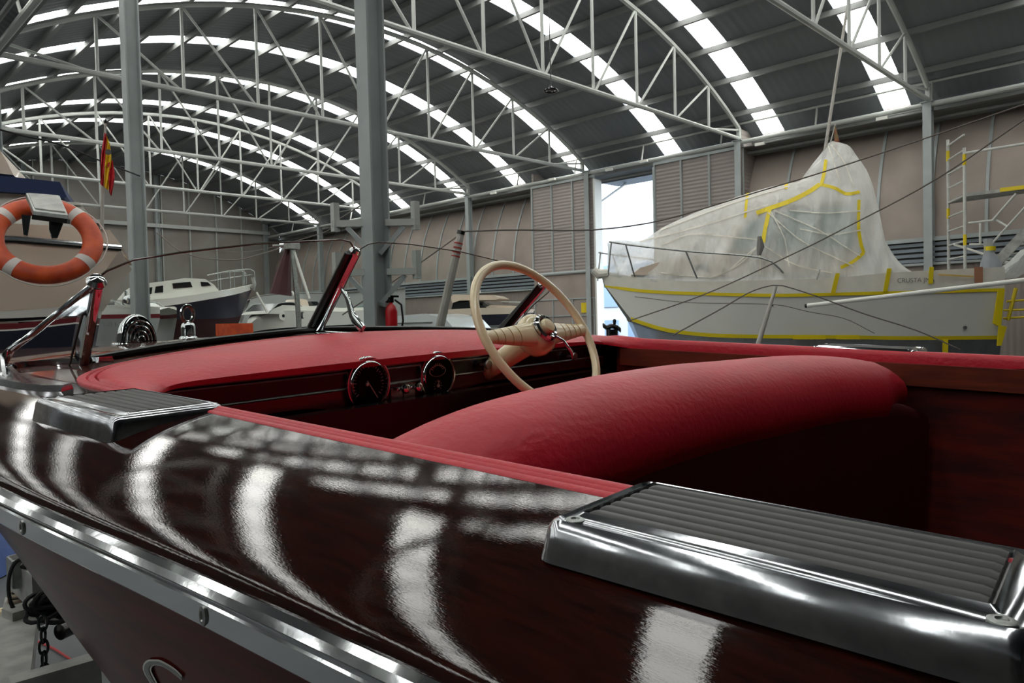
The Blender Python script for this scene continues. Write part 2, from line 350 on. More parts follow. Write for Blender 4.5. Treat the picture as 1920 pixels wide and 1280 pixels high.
def bays():
    ys = [Y0]+[y for y in (-.4, 4.76, 9.1)]; out = []
    for a, b in zip(ys[:-1], ys[1:]): n = max(1, round((b-a)/1.08)); out += [(a+(b-a)*i/n, a+(b-a)*(i+1)/n) for i in range(n)]
    ys = [16.3, 19.35, 24.3, 29.2, Y1]
    for a, b in zip(ys[:-1], ys[1:]): n = max(1, round((b-a)/1.0)); out += [(a+(b-a)*i/n, a+(b-a)*(i+1)/n) for i in range(n)]
    return out
for a, b in bays():
    rows = []
    for y, off in ((a+.03, 0), ((a+b)/2, -.05), (b-.03, 0)): rows.append([V3(bulge(z)+off*math.sin((z-1.5)/2.7*3.14), y, z) for z in zz])
    q = G().loft(rows, closed=False); q.loft([[p+V3(.04, 0, 0) for p in r] for r in rows[::-1]], closed=False)
    obj('wall_sheet', q, WALLP, wall_r)
    obj('rib', G().loft([[V3(bulge(z)-.04+dx, a+dy, z) for dx, dy in ((0, -.03), (0, .03), (.08, .03), (.08, -.03))] for z in zz]), COLSTEEL, wall_r)
for a, b in ((Y0, 9.1), (16.3, Y1+.1)): obj('outer_cladding', G().box((XR+1.0, (a+b)/2, 3.0), (.05, b-a, 3.4)), WALLB, wall_r, sharp=0)
for yy in (9.05, 16.27): obj('wall_infill', G().box((XR+.55, yy+.04, 3.0), (1.0, .08, 3.4)), DOORM, wall_r, sharp=0)
for yy in (): obj('wall_infill', G().prism([V3(XR+.05, yy, 1.5)]+[V3(bulge(z), yy, z) for z in zz]+[V3(XR+.95, yy, 4.55), V3(XR+.05, yy, 4.55)], (0, .02, 0)), WALLP, wall_r, sharp=0)
for yy, dy in ((11.5, 2.5), (15.1, 2.5)): pass
obj('soffit', G().box((XR+.62, (Y0+Y1)/2, 4.33), (.03, Y1-Y0, .45)).box((XR+.5, (Y0+Y1)/2, 4.24), (.9, Y1-Y0, .02)), DARKSTEEL, wall_r, sharp=0)
# sliding doors (corrugated leaves framed by posts)
def doorleaf(nm, y0, y1, n, z0, z1, extra=None):
    d = obj(nm, G().box((XR+.03, (y0+y1)/2, (z0+z1)/2), (.04, y1-y0, z1-z0)), DOORM, sharp=0, kind='structure')
    for i in range(n+1): obj('door_post', G().box((XR-.01, y0+(y1-y0)*i/n, (z0+z1)/2), (.05, .05, z1-z0)), COLSTEEL, d, sharp=0)
    for z in ([z0+.04, z1-.04] if extra is None else extra): obj('door_rail', G().box((XR-.012, (y0+y1)/2, z), (.055, y1-y0, .07)), COLSTEEL, d, sharp=0)
    return d
doorleaf('door_1', 9.1, DY0, 3, FL+.03, 4.28)
d2 = doorleaf('door_2', DY1, 16.3, 3, 1.40, 4.28)
d3 = obj('door_3', G().box((XR+.03, (DY1+16.3)/2, (FL+1.40)/2), (.04, 16.3-DY1, 1.4-FL)), WALLP, sharp=0, kind='structure')
obj('door_rail', G().tube([(XR-.03, DY1-.1, 1.43), (XR-.03, 16.3, 1.43)], .05, 10), COLSTEEL, d3)
for y in (13.85, 14.7, 15.5, 16.28): obj('door_post', G().box((XR-.005, y, (FL+.62)/2), (.03, .035, .62-FL)), COLSTEEL, d3, sharp=0)
for z in (.62, .1, -.5): obj('door_rail', G().box((XR-.006, (DY1+16.3)/2, z), (.035, 16.3-DY1, .035)), COLSTEEL, d3, sharp=0)
obj('notice', G().box((XR-.012, 14.25, .33), (.01, .2, .3)), TAPE, d3, sharp=0, label='yellow notice on the door')
# door post edge and pale reveal left of the opening
obj('trim_1', G().box((XR+.12, DY1-.03, 1.2), (.34, .06, 5.9)), WHITEP, sharp=0, kind='structure')
obj('trim_2', G().box((XR+.1, DY0+.02, 1.2), (.3, .05, 5.9)), COLSTEEL, sharp=0, kind='structure')
# far end wall
g = G(); xs = np.linspace(2.2-15.4, 18.2, 60)
def zt(x): return arcz(x if x > 2.5 else x+15.4) if (2.2 <= x <= 18.2 or x < 2.5) else 4.5
g.prism([V3(-13.2, Y1, FL)]+[V3(x, Y1, zt(max(x, -13.19))) for x in xs]+[V3(18.2, Y1, FL)], (0, .1, 0))
wall_far = obj('wall_far', g, GABLE, sharp=0, kind='structure')
for x in np.arange(2.9, 17.5, 1.21): obj('wall_post', G().box((x, Y1-.05, (FL+zt(x))/2), (.05, .1, zt(x)-FL)), STEEL, wall_far, sharp=0)
for x in (7.4, 12.35, 17.4): obj('wall_column', icol(G(), x, Y1-.14, FL, zt(x)-.1, .16, .2), COLSTEEL, wall_far, sharp=0)
for z in (4.53, .2): obj('wall_beam', G().box((10, Y1-.16, z), (15.2, .14, .16)), STEEL, wall_far, sharp=0)
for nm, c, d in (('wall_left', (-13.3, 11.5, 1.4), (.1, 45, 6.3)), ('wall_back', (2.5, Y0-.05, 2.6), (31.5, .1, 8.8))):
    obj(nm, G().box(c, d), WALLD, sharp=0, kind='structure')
# outside the doorway
obj('floor_outside', G().box((38.2, 14, FL-.06), (40, 60, .1)), GND, sharp=0, kind='structure')
t = thing('neighbour_building', 'pale building outside seen through the open doorway', 'building', (27, 22, FL))
obj('facade', G().box((27.6, 24, 1.2), (.3, 22, 5.9)), OUTW, t, sharp=0)
for k in range(9):
    obj('window', G().box((27.42, 15.2+k*1.9, 1.45), (.06, 1.35, 1.9)), OUTB, t, sharp=0); obj('window', G().box((27.42, 15.2+k*1.9, -.75), (.06, 1.35, 1.3)), OUTB, t, sharp=0)
t = thing('door_canopy', 'bluish steel canopy over the open doorway', 'canopy', (19, 12.7, 4))
obj('canopy_sheet', G().box((18.9, 12.7, 4.28), (1.6, 3.4, .06)), BAND, t, sharp=0)
for y in (11.5, 13.9): obj('bracket', G().beam((17.8, y, 3.4), (19.4, y, 4.24), .05, .05), COLSTEEL, t, sharp=0)
# things fixed to the steel
def bracket(x, y, z, sgn, label):
    t = thing('bracket_arm', label, 'bracket', (x, y, z-.3))
    d = unit([.712, -.70, 0])*sgn; p = V3(x, y, z)
    obj('arm', G().beam(p+d*.08, p+d*.33, .05, .05), STEEL, t, sharp=0); obj('brace', G().beam(p+d*.03-V3(0, 0, .24), p+d*.22-V3(0, 0, .03), .035, .035), COLSTEEL, t, sharp=0)
    obj('end_tube', G().box(p+d*.31+V3(0, 0, .05), (.05, .05, .22)), STEEL, t, sharp=0)
bx, by = 3.37, 4.78
for z, n in ((.78, 'upper'), (.40, 'lower')):
    bracket(bx, by, z, -1, '%s grey bracket arm on the left side of the thick column' % n); bracket(bx, by, z, 1, '%s grey bracket arm on the right side of the thick column' % n)
p = W(734, 596, 5.70); t = thing('fire_extinguisher', 'red fire extinguisher hanging at the foot of the thick column', 'fire extinguisher', (p[0], p[1], p[2]-.3))
q = G().lathe([(.03, -.24), (.045, -.22), (.047, .05), (.035, .09), (.014, .11), (.014, .13)], p, (0, 0, 1), 20); obj('cylinder', q, REDP, t)
obj('valve', G().box(p+V3(0, 0, .14), (.03, .03, .04)).box(p+V3(.02, -.02, .165), (.07, .015, .015)), BLACK, t)
obj('wall_hook', G().beam(p+V3(-.02, .03, .10), p+V3(-.03, .14, .12), .03, .03), COLSTEEL, t, sharp=0)
obj('hose', G().tube([p+V3(.02, -.02, .14), p+V3(.06, -.05, .10), p+V3(.065, -.06, -.02), p+V3(.05, -.05, -.12)], .008, 8), BLKR, t)
p = W(1033, 170, 12.); t = thing('ceiling_lamp', 'small dark ring shaped lamp hanging under the roof', 'lamp', (p[0], p[1], p[2]-.1))
obj('ring', G().tube([p+V3(.10*math.cos(a), .10*math.sin(a), 0) for a in np.arange(20)*math.pi/10], .018, 6, loop=True), BLACK, t)
obj('housing', G().lathe([(.05, 0), (.05, .04), (.02, .07), (.008, .08), (.008, arcz(p[0])-p[2])], p, (0, 0, 1), 14), BLACK, t)
fl = ['leftmost small floodlight on the eave rail', 'small floodlight on the eave rail above the left door leaf', 'small floodlight on the eave rail over the doorway', 'small floodlight on the eave rail at the right side of the doorway', 'white tube light on the eave rail above the mast tip', 'small white light on the eave rail, right of the second truss end']
for (x, y), l in zip(((925, 362), (1035, 336), (1142, 318), (1207, 302), (1654, 222), (1425, 270)), fl):
    p = onX(x, y, XR-.16); t = thing('floodlight', l, 'light', p); obj('lamp_body', G().box(p, (.07, .24, .07)), WHITEP, t, sharp=0); obj('clamp', G().box(p+V3(.07, 0, -.0), (.10, .05, .05)), COLSTEEL, t, sharp=0)
# ================================================================ the runabout in front (local frame: b towards the bow, s to starboard, z up)
_a = math.radians(50.5); _f = np.array([math.sin(YAW), math.cos(YAW), 0]); _rh = np.array([math.cos(YAW), -math.sin(YAW), 0])
_b = _f*math.cos(_a)-_rh*math.sin(_a); _s = _f*math.sin(_a)+_rh*math.cos(_a)
_pt, _rl = math.radians(2.5), math.radians(1.0)
_bb = _b*math.cos(_pt)+np.array([0, 0, math.sin(_pt)]); _ss = _s*math.cos(_rl)+np.array([0, 0, math.sin(_rl)]); _ss -= _bb*(_ss@_bb); _ss = unit(_ss)
_nn = np.cross(_ss, _bb); _nn = _nn if _nn[2] > 0 else -_nn
B = Frame((0, 0, 0), _bb, _ss, _nn)
hb = spline([-1.8, -.8, 0, .5, 1, 1.5, 2, 2.5, 3, 3.5, 4, 4.3], [.84, .885, .903, .912, .926, .915, .868, .775, .63, .44, .19, .012])
zc = spline([-1.8, 0, 1.2, 1.68, 2.4, 3.2, 4.3], [-.118, -.118, -.118, -.116, -.163, -.222, -.29])
def zd(b, s):
    h = hb(b); u = min(abs(s-1.2)/h, 1.); return zc(b)-(.055*u*u+.039*max(0, (u-.78)/.22)**3)*h/.92
BT = thing('runabout_boat', 'varnished mahogany runabout with red upholstery and ivory steering wheel on a trailer', 'boat', B(1.0, 1.2, -1.25))
def bo(name, g, m, parent=None, **k): g.map(B); return obj(name, g, m, parent or BT, **k)
SG = (1, -1)                                     # port side uses s = 1.2 - y, starboard s = 1.2 + y
def sd(y, sg): return 1.2-y*sg
# cockpit opening: outer and inner edge of the padded coaming
OUT = [(-1.7, .460), (-.8, .460), (0, .460), (.6, .463), (1.05, .470), (1.25, .470), (1.33, .482), (1.40, .525), (1.445, .59), (1.49, .72), (1.535, .92), (1.565, 1.1), (1.572, 1.2)]
INN = [(-1.7, .495), (-.8, .495), (0, .495), (.6, .496), (1.02, .499), (1.09, .508), (1.14, .526), (1.175, .56), (1.180, .61), (1.183, .73), (1.185, .93), (1.186, 1.1), (1.186, 1.2)]
def full(p): return p+[(b, 2.4-s) for b, s in p[-2::-1]]
NO = 61; Lr = crv([(i, *o, *n) for i, (o, n) in enumerate(zip(full(OUT), full(INN)))], 121)
def obs(s):                                      # forward edge of the coaming at s
    y = abs(s-1.2); ys = [1.2-p[1] for p in OUT[::-1]]; xs = [p[0] for p in OUT[::-1]]
    return float(np.interp(y, ys[:8], xs[:8])) if y < .70 else 1.33
# hull shell: topsides, boot stripe and bottom, each side its own part
hc = spline([-1.8, -1, 0, 1, 1.55, 2.05, 2.6, 3.2, 3.8, 4.22], [.70, .72, .71, .66, .57, .47, .34, .20, .08, .004])
zch = spline([-1.8, -1, 1, 1.55, 2.05, 2.6, 3.2, 3.8, 4.22], [-.80, -.80, -.79, -.82, -.88, -.96, -1.02, -1.05, -1.03])
zk = spline([-1.8, 0, 2, 3.2, 3.9, 4.22], [-1.02, -1.05, -1.14, -1.19, -1.14, -1.05])
bs = np.linspace(-1.8, 4.22, 70)
def side(b, sg):
    h, c = hb(b), hc(b); z0 = zd(b, 1.2-h)-.012; z1 = zch(b); out = []
    for t in np.linspace(0, 1, 12):
        k_ = min(1, max(0, (b-.3)/1.6)); y = h+(c-h)*(t**(1.3-.62*k_-.08*min(1, max(0, b-2.1)))); y += .03*math.sin(math.pi*t)*(1-k_)
        out.append((b, sd(y, sg), z0+(z1-z0)*t))
    return out
def shell(r): return G().loft(r, closed=False)
for sg, n in ((1, 'port'), (-1, 'starboard')):
    bo('topside', shell([side(b, sg) for b in bs]), HULLM)
    bo('boot_stripe', shell([[(b, sd(hc(b)+.004-.01*t, sg), zch(b)+.004-.035*t) for t in (0, 1)] for b in bs]), CREAMST)
    bo('bottom_planking', shell([[(b, sd(hc(b)*(1-t), sg), zch(b)-.03+(zk(b)-zch(b)+.03)*t) for t in (0, .35, .7, 1)] for b in bs]), BOTTOM)
bo('transom', G().prism([(-1.8, sd(hb(-1.8), 1), -.2), (-1.8, sd(.70, 1), -.82), (-1.8, 1.2, -1.03), (-1.8, sd(.70, -1), -.82), (-1.8, sd(hb(-1.8), -1), -.2), (-1.8, 1.2, -.115)], (.03, 0, 0)), HULLM)
st = [(4.30, -.29), (4.27, -.6), (4.23, -1.0), (4.1, -1.10), (3.8, -1.165), (3.2, -1.20)]
bo('stem_band', G().tube([(b, 1.2, z) for b, z in st], .012, 8), CHROME)
# side decks (covering boards) round the edge of the deck
def edge_pts(b, sg, w_):
    h = hb(b); rows = []
    for y in list(np.linspace(h-w_, h, 16)): rows.append((b, sd(y, sg), zd(b, 1.2-y)))
    rows += [(b, sd(h+.004, sg), zd(b, 1.2-h)-.005), (b, sd(h+.005, sg), zd(b, 1.2-h)-.014)]
    return rows
for sg in SG:
    r = []
    for b in np.linspace(-1.78, 4.28, 90):
        h = hb(b); w_ = h-(1.2-.484) if b < 1.2 else max(.004, min(h*.9, .20-(b-1.2)*.035)); w_ = min(w_, h-.002)
        r.append(edge_pts(b, sg, w_))
    bo('covering_board', shell(r), DECK)
# foredeck: pale caulk bed with separate mahogany planks laid over it
def cbw(b): return max(.004, min(hb(b)*.9, .20-(b-1.2)*.035))
q = G()
rows = []
for b in np.linspace(1.30, 4.2, 50):
    h = max(.001, hb(b)-cbw(b)+.01); rows.append([(b, 1.2+h*t, zd(b, 1.2+h*t)-.0035) for t in np.linspace(-1, 1, 25)])
rows = [[p for p in r] for r in rows if r[0][0] > 1.56]
bo('caulk_bed', G().loft(rows, closed=False), CAULK)
for sg in SG:                                     # caulk bed beside the coaming front
    bo('caulk_bed', G().loft([[(b, sd(y, sg), zd(b, 1.2-y)-.0035) for b in np.linspace(max(obs(1.2-y)-.03, 1.3), 1.60, 8)] for y in np.linspace(.0, .735, 26)], closed=False), CAULK)
PW = .0735
for k in range(-10, 10):
    s0, s1 = 1.2+k*PW+.0016, 1.2+(k+1)*PW-.0016; rows = []
    bA = max(obs(s0), obs(s1))-.02 if (abs(s0-1.2) < .73 and abs(s1-1.2) < .73) else 1.30
    bA = max(bA-.012, 1.28)
    for b in np.linspace(bA, 4.2, 46):
        lim = hb(b)-cbw(b)-.0015
        a, c = max(s0, 1.2-lim), min(s1, 1.2+lim)
        if c-a < .003: break
        rows.append([(b, a+(c-a)*t, zd(b, a+(c-a)*t)) for t in (0, .33, .67, 1)])
    if len(rows) > 2:
        g = G().loft(rows, closed=False)
        g.loft([[r[0], (r[0][0], r[0][1], r[0][2]-.004)] for r in rows][::-1], closed=False); g.loft([[r[3], (r[3][0], r[3][1], r[3][2]-.004)] for r in rows], closed=False)
        bo('deck_plank', g, PLANK)
# rub rail with screws
for sg in SG:
    pr = [(-.004, -.006), (.004, -.004), (.011, -.006), (.0145, -.011), (.0115, -.0155), (.012, -.0175), (.0135, -.019), (.0135, -.036), (.011, -.039), (-.004, -.039)]
    r = []
    for b in np.linspace(-1.8, 4.27, 110):
        h = hb(b); z = zd(b, 1.2-h); r.append([(b, sd(h+.003+y, sg), z-.006+zz_) for y, zz_ in pr])
    rr = bo('rub_rail', G().loft(r), CHROME, sharp=28)
    for b in (-.9, -.5, -.16, .17, .525, .875, 1.25, 1.6, 2.0) if sg == 1 else (.2, .9, 1.6):
        h = hb(b); z = zd(b, 1.2-h)-.0335; p0 = B(b, sd(h+.0165, sg), z); ax = unit(_ss*(-1 if sg == 1 else 1))
        e = G()
        e.loft([[B(b+rad*.0055*math.cos(a), sd(h+.0165+o_, sg), z+rad*.0085*math.sin(a)) for a in np.arange(14)*math.pi/7] for rad, o_ in ((1, -.001), (.9, .0015), (.5, .002), (.42, .0008), (.1, .0008))])
        obj('screw', e, ALU, rr)
# padded red coaming, swept right round the cockpit, with two welts
ru = [0, .0, .10, .22, .255, .29, .40, .435, .47, .62, .80, .93, 1.0, 1.0, .995]
rz = [-.004, .000, .002, .002, -.001, .002, .003, .000, .003, .004, .002, -.003, -.010, -.03, -.05]
fu = [0, .0, .03, .085, .10, .115, .18, .195, .21, .45, .68, .83, .94, 1.0, 1.0]
fz = [-.004, .005, .007, .008, .003, .008, .010, .003, .011, .012, .002, -.012, -.026, -.040, -.046]
g = []
for _, ob_, os_, ib_, is_ in Lr:
    wd = math.hypot(ob_-ib_, os_-is_); wf = min(1, max(0, (wd-.05)/.22)); wf = wf*wf*(3-2*wf); ring = []
    far = 1 if os_ > 1.6 and ib_ < 1.1 else 0
    for k in range(15):
        u = ru[k]*(1-wf)+fu[k]*wf; z = rz[k]*(1-wf)+fz[k]*wf
        b, s = ob_+(ib_-ob_)*u, os_+(is_-os_)*u; zz0 = zd(b, s)+z
        if k >= 9: q_ = (k-9)/5; q_ = q_**1.5; zz0 = zz0*(1-wf)+wf*((1-q_)*(zd(b, s)+.012)+q_*-.157)
        ring.append((b, s, zz0+(.004*far)))
    g.append(ring)
coam = bo('padded_coaming', G().loft(g, closed=False), LEATHER, sharp=60)
# interior: side boards, linings, floor, bulkheads
for sg in SG:
    bo('coaming_board', G().loft([[(b, sd(.688, sg), -.172), (b, sd(.688, sg), -.222), (b, sd(.70, sg), -.222), (b, sd(.70, sg), -.172)] for b in (-1.75, 1.14)]), WOODD, sharp=0)
    bo('side_lining', G().loft([[(b, sd(.705, sg), -.165), (b, sd(.70, sg), -.5), (b, sd(.60, sg), -.78)] for b in np.linspace(-1.75, 1.16, 8)], closed=False), LINING)
    for b in (-.18, -1.0): bo('lining_seam', G().beam((b, sd(.698, sg), -.235), (b, sd(.61, sg), -.76), .012, .008, (0, 1, 0)), DARKRED)
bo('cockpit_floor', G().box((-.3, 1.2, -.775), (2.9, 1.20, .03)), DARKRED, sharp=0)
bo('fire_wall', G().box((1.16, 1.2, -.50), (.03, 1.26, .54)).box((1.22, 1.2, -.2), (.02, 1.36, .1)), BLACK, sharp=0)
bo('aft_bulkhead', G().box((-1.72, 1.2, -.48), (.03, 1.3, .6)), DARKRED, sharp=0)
# front bench: back with a fat rounded top, and seat cushion
SB = [(.625, .512, -.182), (.615, .60, -.156), (.60, .69, -.139), (.592, .80, -.131), (.580, .95, -.125), (.565, 1.10, -.124), (.545, 1.25, -.127), (.525, 1.40, -.130), (.50, 1.55, -.135), (.475, 1.68, -.145), (.445, 1.78, -.158), (.42, 1.850, -.185)]
g = []
for p in crv(SB, 60):
    b, s, z = p; k = 1 if s < 1.70 else 1-.45*(s-1.70)/.145
    pr = [(.085, -.75), (.085, -.16), (.083, -.09), (.070, -.045), (.045, -.016), (.012, -.001), (-.03, -.006), (-.062, -.020), (-.088, -.045), (-.102, -.075), (-.104, -.10), (-.100, -.13), (-.08, -.16), (-.08, -.75)]
    g.append([(b+x*k, s, z+zz_*k if zz_ > -.5 else -.76) for x, zz_ in pr])
seat = bo('bench_back', G().loft(g, closed=False), LEATHER, sharp=70)
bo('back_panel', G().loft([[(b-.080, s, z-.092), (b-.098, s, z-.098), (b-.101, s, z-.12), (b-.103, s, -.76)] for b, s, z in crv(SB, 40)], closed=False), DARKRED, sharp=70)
g = []
for s in np.linspace(.53, 1.87, 20): g.append([(.72, s, -.76), (.72, s, -.50), (.76, s, -.47), (.95, s, -.465), (1.08, s, -.48), (1.11, s, -.52), (1.11, s, -.76)])
bo('bench_cushion', G().loft(g, closed=False), LEATHER, sharp=70)
# dashboard
def dz(s):                                        # wavy lower edge, dipping round the two dials
    return -.226-.036*math.exp(-((s-.985)/.085)**2)-.034*math.exp(-((s-1.18)/.09)**2)
top, bot = [], []
ss_ = np.linspace(.505, 1.89, 80)
DB = 1.200
g = G().loft([[(DB, s, -.152), (DB, s, dz(s)), (DB+.018, s, dz(s)), (DB+.018, s, -.152)] for s in ss_], cap=True); dash = bo('dashboard', g, DASHW, sharp=30)
bo('black_band', G().box((DB-.0015, 1.2, -.1815), (.003, 1.37, .030)), BLACK, dash, sharp=0)
for z in (-.165, -.1985): bo('chrome_strip', G().tube([(DB-.002, .515, z), (DB-.002, 1.885, z)], .0050, 10, sq=(1, .62)), ALU, dash)
GAX = unit([-1, 0, .10])
def gauge(s, z, r, nm, nd):
    ax = B.A@GAX
    def P(u, v, h): return B(DB-h, s+u, z+v)      # u to starboard, v up, h towards the seat
    t = bo('dial', G().lathe([(r*.80, .004), (r*.80, .010), (r*.02, .010)], (DB, s, z), (-1, 0, .0), 40), DIAL)
    bz = G().lathe([(r, 0), (r*1.0, .008), (r*.97, .013), (r*.93, .013), (r*.90, .009), (r*.87, .009), (r*.85, .016), (r*.80, .018), (r*.77, .013), (r*.77, .008)], (DB, s, z), (-1, 0, 0), 48)
    bo('bezel', bz, CHROME, t, sharp=50)
    tk = G()
    n_ = 25 if nd == 0 else 9
    for i in range(n_):
        if nd == 0: a = math.radians(215-250*i/(n_-1)); r0, r1 = r*(.62 if i % 4 else .56), r*.69; cx, cz = 0, 0
        else: a = math.radians(150-120*i/(n_-1)); r0, r1 = r*.30, r*.42; cx, cz = 0, r*.10
        tk.beam((DB-.0106, s-r0*math.cos(a)+cx, z+cz+r0*math.sin(a)), (DB-.0106, s-r1*math.cos(a)+cx, z+cz+r1*math.sin(a)), .0011, .0006, (1, 0, 0))
    if nd:
        for i in range(9):
            a = math.radians(215-250*i/8); tk.beam((DB-.0106, s-r*.16*math.cos(a), z-r*.40+r*.16*math.sin(a)), (DB-.0106, s-r*.24*math.cos(a), z-r*.40+r*.24*math.sin(a)), .0009, .0006, (1, 0, 0))
        tk.loft([[(DB-.0106, s+r*w0*math.cos(a), z+r*.20+r*.5*w0*math.sin(a)) for w0 in (.46, .43)] for a in np.linspace(0, 2*math.pi, 30)], closed=False)
    bo('tick_marks', tk, WHITEP, t, sharp=0)
    nx, nz = (.36, -.50) if nd == 0 else (.02, .2)
    zb = z if nd == 0 else z-r*.40
    bo('needle', G().beam((DB-.0125, s-nx*r*.25, zb-nz*r*.25), (DB-.0125, s+nx*r*1.05, zb+nz*r*1.05), .0022, .001, (1, 0, 0)).lathe([(.004, 0), (.004, .003), (.001, .004)], (DB-.0105, s-nx*r*.25 if nd == 0 else s, zb), (-1, 0, 0), 12), WHITEP, t, sharp=0)
    bo('dial_glass', G().lathe([(r*.79, 0), (r*.5, .002), (r*.05, .003)], (DB-.014, s, z), (-1, 0, 0), 32), GLASS, t)
    return t
gauge(.981, -.193, .0575, 'speedometer', 0); gauge(1.180, -.194, .0560, 'cluster', 1)
for s in (1.062, 1.098):                          # switch plate with two push-pull knobs
    pl = bo('switch_plate', G().box((DB-.003, s, -.222), (.006, .033, .026)), ALU, sharp=0, bevel=.001)
    bo('knob', G().lathe([(.0035, 0), (.0035, .016), (.009, .019), (.0105, .024), (.0095, .029), (.006, .031), (.001, .031)], (DB-.005, s+.004, -.2135), (-1, 0, .12), 24), CHROME, pl)
    bo('toggle', G().lathe([(.004, 0), (.003, .012), (.004, .016), (.001, .018)], (DB-.005, s-.009, -.211), (-1, 0, 0), 14), CHROME, pl)
for s, z in ((1.335, -.180), (1.70, -.186)): bo('pull_knob', G().lathe([(.006, 0), (.004, .004), (.004, .020), (.010, .022), (.0115, .026), (.0105, .030), (.001, .0305)], (DB, s, z), (-1, 0, 0), 24), ALU)
# steering wheel
wc = V3(1.0476, 1.370, -.1006); T = .5697; wn = V3(-math.cos(T), 0, math.sin(T)); e1 = V3(0, 1, 0); e2 = np.cross(wn, e1); e2 = e2 if e2[2] > 0 else -e2
def WP(r, a, h=0): return wc+r*(math.cos(a)*e1+math.sin(a)*e2)+wn*h
whl = bo('steering_wheel', G().tube([WP(.1903, a) for a in np.linspace(0, 2*math.pi, 72, endpoint=False)], .0112, 14, loop=True, sq=(1, .85)), CREAM)
def hubr(h): return h
bo('hub', G().lathe([(.010, -.05), (.030, -.046), (.046, -.032), (.052, -.014), (.050, .004), (.040, .016), (.030, .020), (.018, .022), (.001, .022)], wc, wn, 40), CREAM, whl)
for sg in (1, -1):                                # wide tapered spokes
    rings = []
    for t in np.linspace(0, 1, 14):
        r = .036+(.1903-.036)*t; hw = .030*(1-t)+.0135*t+.010*max(0, (t-.86)/.14)**2; th = .0165*(1-t)+.0085*t; off = .004*(1-t)-.003*math.sin(math.pi*t)
        rings.append([wc+e1*sg*r+e2*(hw*math.cos(a)-.004*(1-t))+wn*(off+th*math.sin(a)) for a in np.arange(20)*math.pi/10])
    bo('spoke', G().loft(rings), CREAM, whl)
    gr = G()
    for r, hw in ((.085, .024), (.110, .0215), (.135, .019), (.158, .0165)):
        t = (r-.036)/.1543; th = .0165*(1-t)+.0085*t; off = .004*(1-t)-.003*math.sin(math.pi*t)
        gr.tube([wc+e1*sg*r+e2*(hw*math.cos(a)-.004*(1-t))+wn*(off+(th+.0006)*math.sin(a)) for a in np.linspace(.15, math.pi-.15, 12)], .0009, 5)
    bo('spoke_groove', gr, mat('ivory_shadow_groove', (168, 146, 96), .5), whl)
bo('horn_ring', G().lathe([(.030, .018), (.034, .020), (.034, .028), (.029, .032), (.024, .030), (.022, .022)], wc, wn, 36), CHROME, whl)
bo('horn_button', G().lathe([(.020, .020), (.019, .034), (.016, .039), (.010, .040), (.001, .0405)], wc, wn, 30), CREAM, whl)
pv = wc+wn*.022; bo('throttle_lever', G().tube([pv+e1*.012-e2*.016, pv+e1*.028-e2*.042+wn*.012, pv+e1*.045-e2*.070+wn*.006, pv+e1*.055-e2*.082-wn*.004], [.007, .0055, .0075, .004], 10, sq=(1, .6)), CHROME, whl)
bo('steering_column', G().tube([wc-wn*.035, V3(1.11, 1.37, -.142), V3(DB+.01, 1.37, -.200)], [.034, .028, .024], 20), CREAM)
# step plates: chrome frame with a ribbed rubber pad
def stepplate(b0, b1, s0, s1, zt_, zb_, mirror=False, m=CHROMEW):
    def rr_(x0, x1, y0, y1, r, z, n=5):
        P = []
        for cx, cy, a0 in ((x1-r, y1-r, 0), (x0+r, y1-r, 90), (x0+r, y0+r, 180), (x1-r, y0+r, 270)):
            for i in range(n+1): a = math.radians(a0+90*i/n); P.append((cx+r*math.cos(a), cy+r*math.sin(a), z(cx, cy) if callable(z) else z))
        return P
    i0, i1, j0, j1 = b0+.022, b1-.016, s0+.027, s1-.012
    rings = [rr_(b0-.003, b1+.003, s0-.004, s1+.002, .014, zb_), rr_(b0-.002, b1+.002, s0-.003, s1+.001, .014, zb_+.006), rr_(b0, b1, s0, s1, .013, zt_-.006), rr_(b0+.003, b1-.003, s0+.003, s1-.002, .011, zt_-.0015), rr_(b0+.006, b1-.006, s0+.006, s1-.004, .009, zt_),
             rr_(b0+.009, b1-.008, s0+.010, s1-.006, .008, zt_-.0022), rr_(i0-.004, i1+.004, j0-.004, j1+.003, .003, zt_-.0012), rr_(i0-.001, i1+.001, j0-.001, j1+.001, .002, zt_+.0014), rr_(i0, i1, j0, j1, .0015, zt_-.004)]
    fl_ = lambda R_: [(b, 2.4-s, z) for b, s, z in R_] if mirror else R_
    p = bo('step_plate', G().loft([fl_(r) for r in rings]), m, sharp=40)
    bo('rubber_bed', G().loft([fl_([(b, y, zt_-.0034) for y in (j0, j1)]) for b in (i0, i1)], closed=False), GASK, p, sharp=0)
    n = 7; w_ = (j1-j0)/n
    for k in range(n):
        y = j0+w_*(k+.5); prf = [(-w_*.41, -.003), (-w_*.39, .0008), (-w_*.26, .0024), (w_*.26, .0024), (w_*.39, .0008), (w_*.41, -.003)]
        bo('rubber_rib', G().loft([fl_([(b, y+a, zt_-.001+c-(.001 if b in (i0+.002, i1-.002) else 0)) for a, c in prf]) for b in (i0+.002, i0+.006, i1-.006, i1-.002)]), RUBBER, p, sharp=50)
    for b in (b0+.017, b1-.016):
        bo('plate_screw', G().lathe([(.0062, -.002), (.0062, .0), (.005, .0006), (.003, .0006), (.0026, -.0004), (.0002, -.0004)], fl_([(b, s0+.0165, zt_-.0012)])[0], (0, 0, 1), 18), ALU, p)
    return p
stepplate(.018, .281, .369, .500, -.1458, -.1715)
stepplate(.882, 1.135, .355, .494, -.1450, -.1740)
stepplate(.36, .60, .362, .490, -.1420, -.178, mirror=True, m=CHROME)
